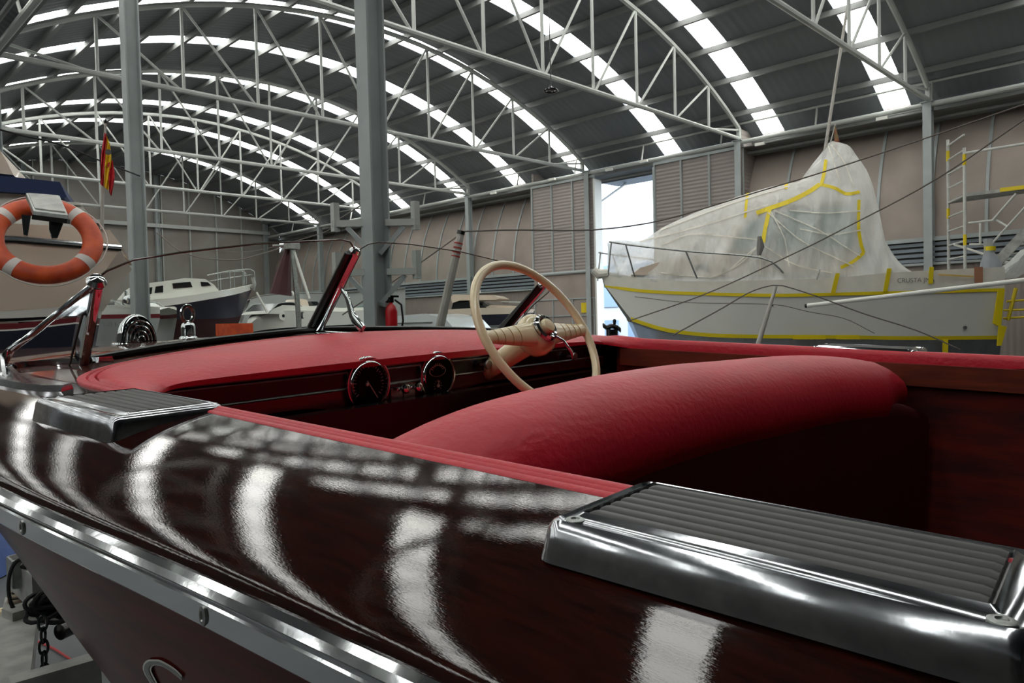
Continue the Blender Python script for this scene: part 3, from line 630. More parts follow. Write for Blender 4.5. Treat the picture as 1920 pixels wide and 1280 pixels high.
# windshield
C0 = V3(1.677, 1.2, -.108); C1 = V3(1.505, 1.2, .094)
def pane(S0, top_px, nm, flip=1):
    n = np.cross(C1-C0, S0-C0); top = [B.plane(x, y, C0, n) for x, y in top_px]
    base = [C0+(S0-C0)*t for t in (0.0, .25, .5, .75, 1)]
    for i, p in enumerate(base): p[2] = p[2] if i in (0, 4) else zd(p[0], p[1])+.006
    poly = base+top
    nn_ = unit(n)*.004; g = G().prism(poly, nn_); gl_ = bo(nm, g, GLASS, sharp=30)
    bo('glass_edge', G().tube(top, .0022 if flip == 1 else .0016, 6), mat('glass_edge_green', (70, 78, 70), .15), gl_)
    bo('gasket', G().tube([p+V3(-.003, 0, .002) for p in base], .0085, 8, sq=(1, 1)), GASK, gl_)
    return top
S0 = V3(1.555, .575, -.138); S0r = V3(1.545, 1.835, -.135)
pane(S0, [(130, 685), (152, 600), (172, 530), (200, 508), (250, 487), (340, 473), (480, 457), (640, 449), (656, 453), (664, 466), (666, 478)], 'windshield_glass')
pane(S0r, [(975, 600), (1002, 570), (1028, 548), (1036, 534), (1010, 515), (960, 495), (860, 471), (770, 458), (710, 454), (690, 458), (674, 468), (669, 478)], 'windshield_glass', 2)
PC = lambda x, y, b: B.hit(x, y, 0, b)
def post(name, p0, p1, w0, w1, th, m, up): # tapering cast post
    p0, p1 = np.asarray(p0), np.asarray(p1); d = unit(p1-p0); a = unit(np.cross(d, up)); c = np.cross(a, d); R_ = []
    for t in np.linspace(0, 1, 8):
        w_ = w0+(w1-w0)*t; R_.append([p0+(p1-p0)*t+a*w_/2*x+c*th/2*y for x, y in ((-1, -.5), (-.8, -1), (-.1, -.7), (.1, -.7), (.8, -1), (1, -.5), (1, .5), (.8, 1), (-.8, 1), (-1, .5))])
    return bo(name, G().loft(R_), m, sharp=40)
cp = post('windshield_post', C0+V3(-.006, 0, .0), C1+V3(-.004, 0, .004), .032, .028, .022, CHROME, (0, 1, 0))
bo('post_gasket', G().tube([C0+V3(.008, -.013, 0), C1+V3(.008, -.013, 0)], .009, 8), GASK, cp)
bo('post_cap', G().lathe([(.002, .012), (.012, .010), (.016, .002), (.015, -.004)][::-1], C1+V3(-.004, 0, .002), unit(C1-C0), 16), CHROME, cp)
bo('post_brace', G().tube(crv([C0*.42+C1*.58+V3(-.012, 0, 0), V3(1.535, 1.2, -.02), V3(1.515, 1.2, -.065), V3(1.475, 1.2, -.098)], 12), [.005, .006, .007, .008, .009, .010, .011, .012, .013, .013, .013, .012], 10, sq=(.5, 1)), CHROME, cp)
bo('post_foot', G().loft([[(b, 1.2+hw*math.sin(a), zd(b, 1.2)+.003+.006*max(0, math.cos(a))) for a in np.linspace(-1.57, 1.57, 9)] for b, hw in ((1.70, .006), (1.68, .020), (1.62, .024), (1.54, .016), (1.45, .014), (1.42, .004))], closed=True), CHROME, cp)
def wing(S, mir):
    fl_ = (lambda p: V3(p[0], 2.4-p[1], p[2])) if mir else (lambda p: V3(*p))
    base = V3(1.552, .572, -.138); tp = V3(1.402, .546, .012)
    w_ = post('windshield_bracket', fl_(base), fl_(tp), .040, .030, .016, CHROME, (0, 1, 0) if not mir else (0, -1, 0))
    mid = base*.45+tp*.55
    bo('bracket_cap', G().lathe([(.004, -.012), (.014, -.008), (.017, 0), (.012, .008), (.002, .012)], fl_(tp+V3(-.002, 0, .004)), unit(tp-base), 14), CHROME, w_)
    q1 = V3(1.62, .470, -.118)
    bo('brace', G().tube([fl_(p) for p in crv([tp+V3(.004, -.004, -.004), tp*.6+q1*.4+V3(0, .006, .006), tp*.25+q1*.75, q1, q1+V3(-.012, -.016, -.025)], 14)], [.006]*4+[.0055]*6+[.006]*4, 8, sq=(1.7, .8)), CHROME, w_)
    bo('web', G().prism([fl_(p) for p in (tp+V3(.002, 0, -.002), tp*.78+q1*.22+V3(0, .006, .006), tp*.50+q1*.50+V3(0, .006, 0), tp*.56+q1*.36+base*.08, tp*.62+base*.38)], (0, .006, 0)), CHROME, w_)
    # swept foot lying along the deck edge, with its upright fin
    foot = [(1.66, .425), (1.60, .412), (1.52, .410), (1.44, .413), (1.36, .416), (1.30, .424), (1.265, .438), (1.27, .452), (1.33, .447), (1.42, .445), (1.50, .450), (1.60, .47), (1.65, .46)]
    top_ = [fl_(V3(b, s, zd(b, s)+.010)) for b, s in foot]; bt = [fl_(V3(b+(.004 if i < 6 else -.002), s-(.004 if i < 7 else -.003), zd(b, s)-.002)) for i, (b, s) in enumerate(foot)]
    bo('foot', G().loft([bt, top_]), CHROMEW, w_, sharp=50)
    fin = [q1+V3(.016, -.010, 0), q1+V3(-.010, -.016, -.002), V3(1.50, .425, -.145), V3(1.38, .425, -.163), V3(1.30, .432, -.172), V3(1.30, .432, -.180), V3(1.46, .420, -.180), V3(1.63, .425, -.180)]
    bo('fin', G().prism([fl_(p) for p in fin], (0, .006 if not mir else -.006, 0)), CHROMEW, w_, sharp=30)
    bo('base_sole', G().loft([[fl_(V3(b, s-.004, zd(b, s)+.0)), fl_(V3(b, s-.002, zd(b, s)+.011)), fl_(V3(b, s+.022, zd(b, s)+.011)), fl_(V3(b, s+.026, zd(b, s)+0))] for b, s in crv([(1.63, .44), (1.65, .48), (1.62, .535), (1.57, .575), (1.535, .60)], 12)]), CHROME, w_, sharp=50)
wing(S0, False); wing(S0r, True)
# foredeck fittings
def cowl():
    c = V3(2.20, .955, 0); c[2] = zd(c[0], c[1]); rows = []
    for th in np.linspace(0, math.pi, 21): rows.append([c+V3(.050*math.cos(ph)*1.0-.01, .054*math.cos(th)*math.sin(ph+1e-3), .004+.080*math.sin(th)*math.sin(ph)) for ph in np.linspace(.02, math.pi*.62, 13)])
    g = G().loft(rows, closed=False); v = bo('cowl_vent', g, CHROME, sharp=80)
    for k in range(4): bo('slot', G().tube([c+V3(-.040+.001*k, .0105*(k+1)*math.cos(a), .008+.0145*(k+1)*math.sin(a)) for a in np.linspace(0, math.pi, 15)], .0025, 6), CHROME, v)
    bo('vent_base', G().lathe([(.062, 0), (.060, .004), (.05, .005), (.001, .005)], c, (0, 0, 1), 30), CHROME, v)
cowl()
c = V3(2.25, 1.14, 0); c[2] = zd(c[0], c[1]); le = bo('bow_bitt', G().lathe([(.028, 0), (.026, .006), (.021, .010), (.021, .042), (.017, .049), (.010, .053), (.002, .055)], c, (0, 0, 1), 24), CHROME)
bo('lifting_ring', G().tube([c+V3(0, .019*math.cos(a), .078+.026*math.sin(a)) for a in np.arange(24)*math.pi/12], .006, 8, loop=True), CHROME, le)
for (b, s, l) in ((1.62, .50, 0),): pass
# sweep of a script capital on the port topside
HB = None
gside = G().loft([side(b, 1) for b in bs], closed=False).map(B); HB = gside.bvh()
def drape(bvh, px, off=.003, n=None):
    out = []
    pts = crv([(x, y) for x, y in px], n) if n else px
    for x, y in pts:
        d = ray(x, y); h = bvh.ray_cast(Vector((0, 0, 0)), Vector(unit(d)))
        if h[0] is None: continue
        nn__ = np.array(h[1]); nn__ = nn__ if nn__@d < 0 else -nn__
        out.append(np.array(h[0])+nn__*off)
    return out
def band(bvh, a_px, b_px, n, off): # strip between two pixel curves laid on a surface
    A_ = drape(bvh, a_px, off, n); B_ = drape(bvh, b_px, off, n); m_ = min(len(A_), len(B_)); return G().loft([[A_[i], B_[i]] for i in range(m_)], closed=False)
OUTC = [(290, 1290), (282, 1275), (274, 1262), (270, 1250), (273, 1240), (283, 1234), (298, 1234), (315, 1241), (332, 1252), (344, 1264)]
INC = [(303, 1290), (296, 1275), (289, 1262), (286, 1254), (288, 1248), (294, 1245), (303, 1246), (316, 1252), (330, 1262), (343, 1273)]
def lerp(P_, Q_, t): return [(p[0]*(1-t)+q_[0]*t, p[1]*(1-t)+q_[1]*t) for p, q_ in zip(P_, Q_)]
obj('script_letter', band(HB, OUTC, INC, 24, .0015), WHITEP, BT, label='pale outlined script letter C on the hull side')
obj('script_letter_fill', band(HB, lerp(OUTC, INC, .22), lerp(OUTC, INC, .78), 24, .0022), mat('letter_grey', (128, 132, 130), .4), BT)
# ================================================================ boats and things standing in the hall
def lin(px, n=2): return px
class BF:                                         # boat frame from two pixels (stern, bow) with depths; near side = sg*y
    def __init__(s, stern, bow, half, hw, sg):
        S, Bw = W(*stern), W(*bow); d = unit([Bw[0]-S[0], Bw[1]-S[1], 0]); away = unit([-d[1], d[0], 0]); away = away if away@_fw > 0 else -away
        s.sg = sg; o = np.array([S[0], S[1], 0.])+away*half; Bc = np.array([Bw[0], Bw[1], 0.]); d = unit(Bc-o); s.L = np.linalg.norm(Bc-o)
        s.F = yawframe(o, d); s.hwf = spline([x*s.L for x, _ in hw], [y*half for _, y in hw]); s.half = half
    def near(s, x, y, k=1.):
        v = s.half
        for _ in range(14): P = s.F.hit(x, y, 1, s.sg*v*k); v = .5*v+.5*float(s.hwf(P[0]))
        return P
    def pt(s, x, y, yv): return s.F.hit(x, y, 1, s.sg*yv)
    def layer(s, top, bot, kt=1., kb=1., n=36):
        T = crv([s.near(x, y, kt) for x, y in top], n); K = crv([s.near(x, y, kb) for x, y in bot], n); g = G()
        for m_ in (1, -1): g.loft([[T[i]*V3(1, m_, 1), (T[i]*.5+K[i]*.5)*V3(1, m_, 1), K[i]*V3(1, m_, 1)] for i in range(n)], closed=False)
        return g.map(s.F), T, K
    def ext(s, poly, w0, w1, w2=None): # pixel outline on the plane y = w1, carried across to -w1
        P = [s.pt(x, y, w1) for x, y in poly]; g = G().prism(P, (0, -2*s.sg*w1, 0)); return g.map(s.F)
    def slab(s, poly, w1, th=.02):
        P = [s.pt(x, y, w1) for x, y in poly]; return G().prism(P, (0, -s.sg*th, 0)).map(s.F)
    def tube(s, px, w1, r, n=10, m=True):
        g = G(); P = [s.pt(x, y, w1) for x, y in px]; P = crv(P, n) if len(P) > 2 else P; g.tube(P, r, 6)
        if m: g.tube([p*V3(1, -1, 1) for p in P], r, 6)
        return g.map(s.F)
    def pair(s, px, w1, r):
        P = [s.pt(x, y, w1) for x, y in px]; return [G().tube(P, r, 6).map(s.F), G().tube([p*V3(1, -1, 1) for p in P], r, 6).map(s.F)]
    def deck(s, T, dz=-.03): return G().loft([[T[i]+V3(0, 0, dz), T[i]*V3(1, 0, 1)+V3(0, 0, dz+.03), T[i]*V3(1, -1, 1)+V3(0, 0, dz)] for i in range(len(T))], closed=False).map(s.F)
    def endcap(s, rows): # transom from near-side points down the end
        P = [r for r in rows]; return G().add([*P, *[p*V3(1, -1, 1) for p in P[::-1]]], [tuple(range(2*len(P)))]).map(s.F)
HWS = [(0, .96), (.3, 1), (.55, .93), (.75, .70), (.9, .36), (1, .03)]
def textmesh(s, size):
    c = bpy.data.curves.new('t', 'FONT'); c.body = s; c.size = size; o = bpy.data.objects.new('t', c); me = bpy.data.meshes.new_from_object(o)
    v = [tuple(x.co) for x in me.vertices]; f = [tuple(p.vertices) for p in me.polygons]; bpy.data.objects.remove(o); return v, f
def lettering(F_, P0, ex, ey, s, size):
    v, f = textmesh(s, size); return G().add([np.asarray(P0)+np.asarray(ex)*a+np.asarray(ey)*b for a, b, c in v], f)
def stand(bf, x, zt_, lbl, name='boat_stand', h=.5):     # timber keel block / prop under a hull
    pass

# ---- white fishing boat wrapped in masking film
bw = BF((1884, 540, 12.0), (1128, 515, 13.3), 1.15, HWS, 1)
t = thing('wrapped_fishing_boat', 'white fishing boat wrapped in clear plastic film with yellow tape, at the right', 'boat', (*bw.F(bw.L*.45, 0, 0)[:2], FL))
TT = [(1884, 500), (1760, 506), (1660, 512), (1540, 522), (1440, 525), (1300, 527), (1200, 520), (1126, 507)]
RR = [(1884, 543), (1700, 548), (1500, 553), (1300, 550), (1200, 545), (1134, 535)]
KK = [(1878, 633), (1700, 634), (1560, 632), (1360, 630), (1260, 621), (1210, 608), (1183, 598)]
g, T_, _ = bw.layer(TT, RR, 1, 1.01); obj('bulwark', g, PAPER, t)
g, R_, K_ = bw.layer(RR, KK, 1., .90); obj('hull_side', g, GELW, t)
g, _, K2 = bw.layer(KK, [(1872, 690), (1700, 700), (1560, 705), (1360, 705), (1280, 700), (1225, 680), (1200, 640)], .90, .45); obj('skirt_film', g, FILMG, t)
obj('keel', G().prism([bw.F(x, .12, z) for x, z in ((.1, -.9), (.1, FL+.35), (bw.L*.75, FL+.35), (bw.L*.9, -.7))], bw.F.A@V3(0, -.24, 0)), MAROON, t, sharp=0)
obj('cradle', G().box(bw.F(1.2, 0, FL+.18), (2., .2, .35), bw.F.A@np.array([[0, 1, 0], [1, 0, 0], [0, 0, 1.]])).box(bw.F(4.4, 0, FL+.18), (1.6, .2, .35), bw.F.A@np.array([[0, 1, 0], [1, 0, 0], [0, 0, 1.]])), GALV, t, sharp=0)
obj('transom', bw.endcap([T_[0], R_[0], K_[0], K2[0]]), GELW, t, sharp=0); obj('deck', bw.deck(T_, -.08), GELW, t)
obj('rub_tape', bw.layer([(x, y-3) for x, y in RR], [(x, y+3) for x, y in RR], 1.012, 1.012)[0], TAPE, t)
obj('lower_tape', bw.layer([(x, y-4) for x, y in KK], [(x, y+3) for x, y in KK], .915, .905)[0], TAPE, t)
for a, b in (((1350, 626), (1374, 632)), ((1487, 628), (1548, 636)), ((1568, 628), (1612, 636))): obj('tape_patch', bw.slab([(a[0], a[1]), (b[0], a[1]), (b[0], b[1]), (a[0], b[1])], 1.07, .01), TAPE, t, sharp=0)
for a, b in ((1561, 526), (1660, 505), (1743, 505)):
    pass
for x0, y0, x1, y1 in ((1571, 512, 1562, 550), (1668, 503, 1660, 546), (1747, 500, 1745, 532)): obj('tape_strip', bw.slab([(x0-4, y0), (x0+4, y0), (x1+4, y1), (x1-4, y1)], 1.19, .01), TAPE, t, sharp=0)
obj('tape_strip', bw.slab([(1760, 513), (1826, 517), (1826, 520), (1760, 516)], 1.19, .01), mat('orange_tape', (226, 190, 110), .5), t, sharp=0)
obj('brown_patch', bw.slab([(1827, 500), (1843, 500), (1843, 530), (1828, 530)], 1.19, .01), BROWN, t, sharp=0)
obj('stern_tape', bw.slab([(1872, 543), (1884, 543), (1877, 610), (1888, 612), (1878, 648), (1870, 648), (1873, 612), (1862, 606)], 1.16, .02), TAPE, t, sharp=0)
obj('drain', G().lathe([(.03, 0), (.03, .015), (.012, .02), (.012, .005), (.001, .005)], bw.F(*bw.near(1809, 614, .93)), bw.F.A@V3(0, 1, 0), 14), ALU, t)
P = bw.pt(1682, 530, 1.17); obj('hand_lettering', lettering(bw.F, P, (-1, 0, .0), (0, 0, 1), 'CRUSTA JMA', .105).map(bw.F), TXT, t, sharp=0)
obj('yellow_prop', bw.slab([(1770, 636), (1778, 636), (1777, 700), (1770, 700)], 1.05, .05), TAPE, t, sharp=0)
# coach roof and wheelhouse below the film
obj('coach_roof', bw.ext([(1185, 515), (1200, 502), (1260, 484), (1375, 474), (1390, 520)], 0, .40), GELC, t, sharp=25)
obj('porthole', bw.slab([(1303, 496), (1328, 494), (1330, 507), (1304, 509)], .41, .02), WINDK, t, sharp=0)
obj('wheelhouse', bw.ext([(1345, 515), (1366, 462), (1402, 408), (1462, 384), (1588, 376), (1606, 390), (1612, 515)], 0, .48), GELC, t, sharp=20)
for pl_, nm in (([(1370, 468), (1406, 416), (1465, 398), (1440, 470)], 0), ([(1474, 396), (1530, 390), (1530, 466), (1452, 470)], 0), ([(1540, 389), (1598, 386), (1602, 466), (1540, 466)], 0)): obj('cabin_window', bw.slab(pl_, .615, .02), TEAL, t, sharp=0)
obj('window_post', bw.tube([(1480, 388), (1482, 462)], .53, .02, m=False), ALU, t); obj('window_post', bw.tube([(1472, 388), (1473, 462)], .53, .015, m=False), ALU, t)
obj('pulpit_rail', bw.tube([(1142, 453), (1180, 459), (1290, 471), (1420, 482), (1450, 492), (1475, 520)], .98, .016, 18), ALU, t)
for a, b in (((1146, 455), (1140, 515)), ((1173, 458), (1190, 519)), ((1286, 471), (1307, 522))): [obj('stanchion', q, ALU, t) for q in bw.pair([a, b], .98, .014)]
for a, b in (((1537, 505), (1531, 524)),): [obj('stanchion', q, ALU, t) for q in bw.pair([a, b], 1.1, .012)]
obj('bow_roller', G().tube([bw.F(*bw.pt(1140, 512, .05)), bw.F(*bw.pt(1122, 514, .05)), bw.F(*bw.pt(1112, 506, .05))], [.08, .09, .07], 10), PAPER, t)
RG = [(1139, 455), (1160, 450), (1195, 452), (1245, 425), (1300, 400), (1385, 368), (1462, 346), (1500, 339), (1520, 312), (1541, 286), (1560, 264), (1575, 268), (1592, 290), (1607, 315), (1611, 350), (1614, 375), (1617, 400), (1628, 440), (1645, 480), (1662, 508)]
rg = crv([bw.pt(x, y, 0) for x, y in RG], 90); Tm = crv(T_, 400)
rows = []; rf = np.random.default_rng(3)
ph = rf.uniform(0, 6, 5)
for i, p in enumerate(rg):
    j = min(range(400), key=lambda k_: abs(Tm[k_][0]-p[0])); b_ = Tm[j]; hb_ = b_[1]
    zb = b_[2]-.06; row = []
    for k_ in range(25):
        u = k_/24; yy = hb_*(1-u)**.40 if u < 1 else 0
        z = zb+(p[2]-zb)*u**1.08
        wv = .028*math.sin(3*p[0]*3+9*u+ph[0])+.02*math.sin(11*p[0]-7*u+ph[1])+.014*math.sin(23*p[0]+14*u+ph[2])
        wv *= math.sin(math.pi*min(1, u*1.1))**.7
        row.append(V3(p[0]+wv*.6, max(0, yy+wv) if u < 1 else 0, z))
    full_ = row+[V3(q_[0], -q_[1], q_[2]) for q_ in row[-2::-1]]; rows.append(full_)
gf = G().loft(rows, closed=False).map(bw.F); obj('wrapping_film', gf, FILM, t, sharp=80)
FB = gf.bvh()
def tapeband(px, wpx, n=20, bvh=FB, off=.012):
    P_ = crv(px, n); g_ = G(); A_, B_ = [], []
    for i in range(n):
        d = unit(np.r_[P_[min(i+1, n-1)]-P_[max(i-1, 0)], 0]); nx, ny = -d[1]*wpx/2, d[0]*wpx/2; A_.append((P_[i][0]+nx, P_[i][1]+ny)); B_.append((P_[i][0]-nx, P_[i][1]-ny))
    a = drape(bvh, A_, off); b = drape(bvh, B_, off); m_ = min(len(a), len(b)); return G().loft([[a[i], b[i]] for i in range(m_)], closed=False) if m_ > 1 else None
for px, w_ in (([(1418, 400), (1440, 392), (1480, 378), (1520, 358), (1538, 346)], 8), ([(1443, 393), (1436, 425), (1431, 455)], 7), ([(1538, 346), (1562, 352), (1590, 364), (1612, 360)], 6), ([(1541, 345), (1546, 322), (1549, 300)], 6), ([(1610, 375), (1609, 420), (1613, 455), (1619, 474)], 6), ([(1619, 474), (1600, 490), (1576, 502)], 6), ([(1402, 362), (1399, 385), (1397, 410)], 5), ([(1475, 345), (1473, 355)], 6)):
    g = tapeband(px, w_)
    if g is not None: obj('film_tape', g, TAPE, t, sharp=0)
for pts_ in ([(1424, 450), (1300, 440), (1240, 460)], [(1424, 460), (1330, 520), (1240, 512)], [(1424, 460), (1380, 500), (1330, 521)], [(1424, 465), (1424, 515)], [(1430, 460), (1500, 500), (1560, 512)], [(1440, 400), (1500, 450), (1600, 500)], [(1450, 395), (1530, 430), (1612, 480)], [(1445, 398), (1470, 450), (1480, 500)], [(1560, 272), (1585, 310), (1600, 350)], [(1555, 275), (1565, 310), (1575, 345)], [(1440, 385), (1330, 420), (1200, 455)], [(1480, 350), (1380, 380), (1240, 432)], [(1480, 395), (1540, 400), (1612, 396)], [(1500, 430), (1560, 440), (1612, 432)]):
    g = tapeband(pts_, 2.2, off=.02)
    if g is not None: obj('film_fold', g, PAPER, t, sharp=0)
obj('film_knot', G().tube([W(1424, 443, 11.6), W(1426, 462, 11.6), W(1423, 478, 11.6)], [.03, .06, .03], 8), TXT, t)
obj('stern_wrap', G().loft([[bw.F(*bw.pt(x, y, .9))+V3(r*math.cos(a), r*math.sin(a), 0) for a in np.arange(10)*math.pi/5] for x, y, r in ((1858, 505, .16), (1858, 492, .15), (1855, 475, .08), (1853, 462, .06), (1852, 448, .07))]), FILMG, t)
obj('stern_wrap_tape', G().lathe([(.085, 0), (.085, .07)], bw.F(*bw.pt(1856, 470, .9)), (0, 0, 1), 12), TAPE, t)
obj('stern_bundle', G().loft([[bw.F(*bw.pt(x, y, .3))+V3(r*math.cos(a)*1.3, r*math.sin(a)*.8, r*.5*math.sin(2*a)) for a in np.arange(12)*math.pi/6] for x, y, r in ((1862, 520, .05), (1885, 512, .2), (1905, 500, .2), (1925, 475, .16), (1950, 460, .05))]), FILM, t)
obj('swim_ladder', G().tube([bw.F(*bw.pt(1888, 565, .6)), bw.F(*bw.pt(1925, 562, .6))], .02, 6).tube([bw.F(*bw.pt(1878, 582, .6)), bw.F(*bw.pt(1925, 580, .6))], .02, 6).tube([bw.F(*bw.pt(1874, 597, .6)), bw.F(*bw.pt(1925, 594, .6))], .02, 6).tube([bw.F(*bw.pt(1905, 540, .6)), bw.F(*bw.pt(1890, 600, .6))], .03, 6), TAPE, t)
tm = thing('radio_mast', 'slim grey mast rising from the plastic wrapped boat', 'mast', bw.F(*bw.pt(1545, 300, 0)))
obj('pole', G().tube([bw.F(*bw.pt(1544, 300, .02)), bw.F(*bw.pt(1583, 50, .02)), bw.F(*bw.pt(1598, -40, .02))], [.03, .026, .022], 8), POLE, tm)
obj('pole_foot', G().tube([bw.F(*bw.pt(1543, 305, .02)), bw.F(*bw.pt(1546, 285, .02))], .034, 8), BLACK, tm)
tf = thing('furled_flag', 'furled reddish flag at the peak of the plastic wrapped boat', 'flag', bw.F(*bw.pt(1567, 285, .05)))
obj('cloth', G().tube([bw.F(*bw.pt(x, y, .06)) for x, y in ((1566, 236), (1567, 250), (1569, 262), (1568, 275), (1567, 286))], [.01, .04, .06, .05, .01], 8, sq=(1, .6)), mat('faded_red_cloth', (150, 78, 60), .8, rgb2=(110, 110, 70), nscale=8), tf)
obj('staff', G().tube([bw.F(*bw.pt(1567, 232, .04)), bw.F(*bw.pt(1557, 268, .04))], .012, 6), POLE, tf)

# ---- scaffold tower at the right
t = thing('scaffold_tower', 'aluminium scaffold tower with yellow marks behind the wrapped boat', 'scaffold', (*W(1830, 500, 14.)[:2], FL))
sa = lambda x, y: W(x, y, 14.6); sb_ = lambda x, y: W(x, y, 13.7)
def down(P): return V3(P[0], P[1], FL)
for P, n in ((sa(1777, 262), 0), (sb_(1808, 277), 1), (W(2010, 236, 12.9), 0), (W(2060, 246, 12.3), 1)):
    obj('upright', G().tube([P, down(P)], .028, 8), SCAF, t)
A0, B0_ = sa(1777, 262), sb_(1808, 277)
for k in range(11): z = A0[2]-.12-k*.28; obj('rung', G().tube([V3(A0[0], A0[1], z), V3(B0_[0], B0_[1], z)], .017, 6), SCAF, t)
for P, z0 in ((A0, .22), (B0_, .12), (B0_, 1.60), (A0, 1.35)): obj('yellow_sleeve', G().tube([V3(P[0], P[1], P[2]-z0), V3(P[0], P[1], P[2]-z0-.2)], .031, 8), YEL, t)
C0_, D0_ = W(2010, 236, 12.9), W(2060, 246, 12.3)
def onp(P, z): return V3(P[0], P[1], z)
obj('guard_rail', G().tube([onp(B0_, B0_[2]-.1), onp(D0_, B0_[2]-.1)], .024, 8), SCAF, t)
zp = sb_(1812, 362)[2]
obj('platform', G().hexa([onp(A0, zp-.06), onp(B0_, zp-.06), onp(D0_, zp-.06), onp(C0_, zp-.06), onp(A0, zp), onp(B0_, zp), onp(D0_, zp), onp(C0_, zp)]), GALV, t, sharp=0)
m0 = B0_*.72+D0_*.28; obj('platform_edge', G().beam(onp(m0, zp-.02)-V3(.03, .03, 0)*.5, onp(D0_, zp-.02)-V3(.03, .03, 0)*.5, .02, .07), YEL, t, sharp=0)
P1, P2, P3 = sb_(1816, 418), W(1861, 413, 13.4), W(1905, 363, 13.1)
obj('stair_rail', G().tube([P1, P2, P3], .022, 8), SCAF, t)
for a, b in ((W(1861, 455, 13.4), W(1925, 385, 12.9)), (sb_(1818, 458), W(1855, 458, 13.4)), (W(1838, 418, 13.5), W(1838, 458, 13.5)), (W(1866, 411, 13.4), W(1888, 424, 13.2))): obj('stair_rail', G().tube([a, b], .02, 8), SCAF, t)
obj('stringer', G().beam(W(1862, 500, 13.3), W(1960, 395, 12.8), .05, .16), GALV, t, sharp=0); obj('stringer', G().beam(W(1890, 520, 13.9), W(1985, 410, 13.5), .05, .16), GALV, t, sharp=0)
for k in range(5): p = W(1885+k*17, 494-k*18, 13.3); obj('tread', G().box(p, (.5, .22, .03), yawframe((0, 0, 0), [.6, .8, 0]).A), SCAF, t, sharp=0)
obj('cross_brace', G().tube([W(1789, 458, 14.3), W(1905, 497, 13.2)], .024, 8), WHITEP, t)

# ---- poles and props
def pole(nm, label, cat, a, b, r, m, extra=None, grp=None):
    t = thing(nm, label, cat, V3(b[0], b[1], max(b[2], FL))); obj('shaft', G().tube([a, b], r, 10), m, t); return t
a, b = W(1514, 573, 9.6), W(2100, 504, 7.6); t = pole('white_pole', 'long white pole with a black end, in front of the wrapped boat', 'pole', a, b, .028, WHITEP)
obj('end_plug', G().tube([a-unit(b-a)*.03, a+unit(b-a)*.03], .026, 10), BLACK, t)
a = W(1455, 537, 7.2); b = onZ(1330, 940, FL); b = V3(b[0], b[1], FL); t = pole('wooden_prop', 'pale leaning prop with a narrow tip before the wrapped boat', 'pole', a, b, [.016, .05], POLE)
obj('nail', G().tube([a+unit(b-a)*.2+V3(.03, 0, 0), a+unit(b-a)*.2+V3(.06, 0, 0)], .008, 6), BLACK, t)
a = W(864, 437, 6.4); b = W(738, 1000, 6.4); b = a+(b-a)*((FL-a[2])/(b[2]-a[2])); t = pole('striped_pole', 'leaning pale pole with red bands near its black capped top, left of the steering wheel', 'pole', a, b, [.034, .055], POLE)
obj('cap', G().tube([a-unit(b-a)*.02, a+unit(b-a)*.012], .036, 10), BLACK, t)
for k in (.085, .125, .165, .20): obj('red_band', G().tube([a+unit(b-a)*(k+.0), a+unit(b-a)*(k+.012)], .0375, 12), REDT, t)
# ---- ropes
def rope(label, pts, r=.006, m=ROPE, n=30, nm='mooring_rope'):
    P = crv([W(*p) for p in pts], n); g = G().tube(P, r, 6); o = obj(nm, g, m, label=label, cat='rope'); return o
rope('thin rope sagging from the striped pole top up to the upper right corner', [(866, 434, 6.45), (960, 431, 6.6), (1080, 432, 6.9), (1200, 421, 7.2), (1393, 368, 7.4), (1613, 300, 7.2), (1800, 237, 6.8), (1960, 182, 6.4)], .0075)
rope('thin rope running down left from the striped pole top behind the windshield post', [(862, 440, 6.45), (760, 512, 6.2), (642, 590, 6.)], .006)
rope('rope crossing from below the wrapped boat bow up to the right edge', [(1178, 602, 8.6), (1320, 552, 8.2), (1470, 484, 7.8), (1560, 440, 7.6), (1760, 333, 7.), (1880, 252, 6.6), (1970, 190, 6.4)], .0075)
rope('rope looped over the pale leaning prop in front of the white hull', [(1262, 628, 6.8), (1350, 580, 7.), (1420, 542, 7.2), (1456, 534, 7.25), (1500, 545, 7.2), (1620, 588, 7.1), (1720, 620, 7.), (1800, 655, 6.9)], .0065)
rope('faint slack line hanging from the nail of the leaning prop', [(1190, 556, 7.6), (1290, 567, 7.5), (1452, 571, 7.3), (1520, 585, 7.25), (1580, 596, 7.2), (1640, 625, 7.1)], .004)
rope('black cable sloping down from the left edge past the flag', [(-40, 232, 6.), (60, 258, 6.3), (180, 298, 7.2), (262, 330, 8.5)], .008, BLKR, nm='hanging_cable')
rope('slack pale cable drooping across the far end wall', [(294, 436, 24), (345, 474, 24), (400, 486, 24.), (440, 487, 24.), (500, 473, 24), (545, 458, 24)], .022, ROPE, nm='hanging_cable')
rope('straight line from the far corner up to the thick column', [(360, 468, 22), (480, 470, 20), (560, 450, 18), (640, 408, 10), (676, 385, 8)], .008, ROPE)

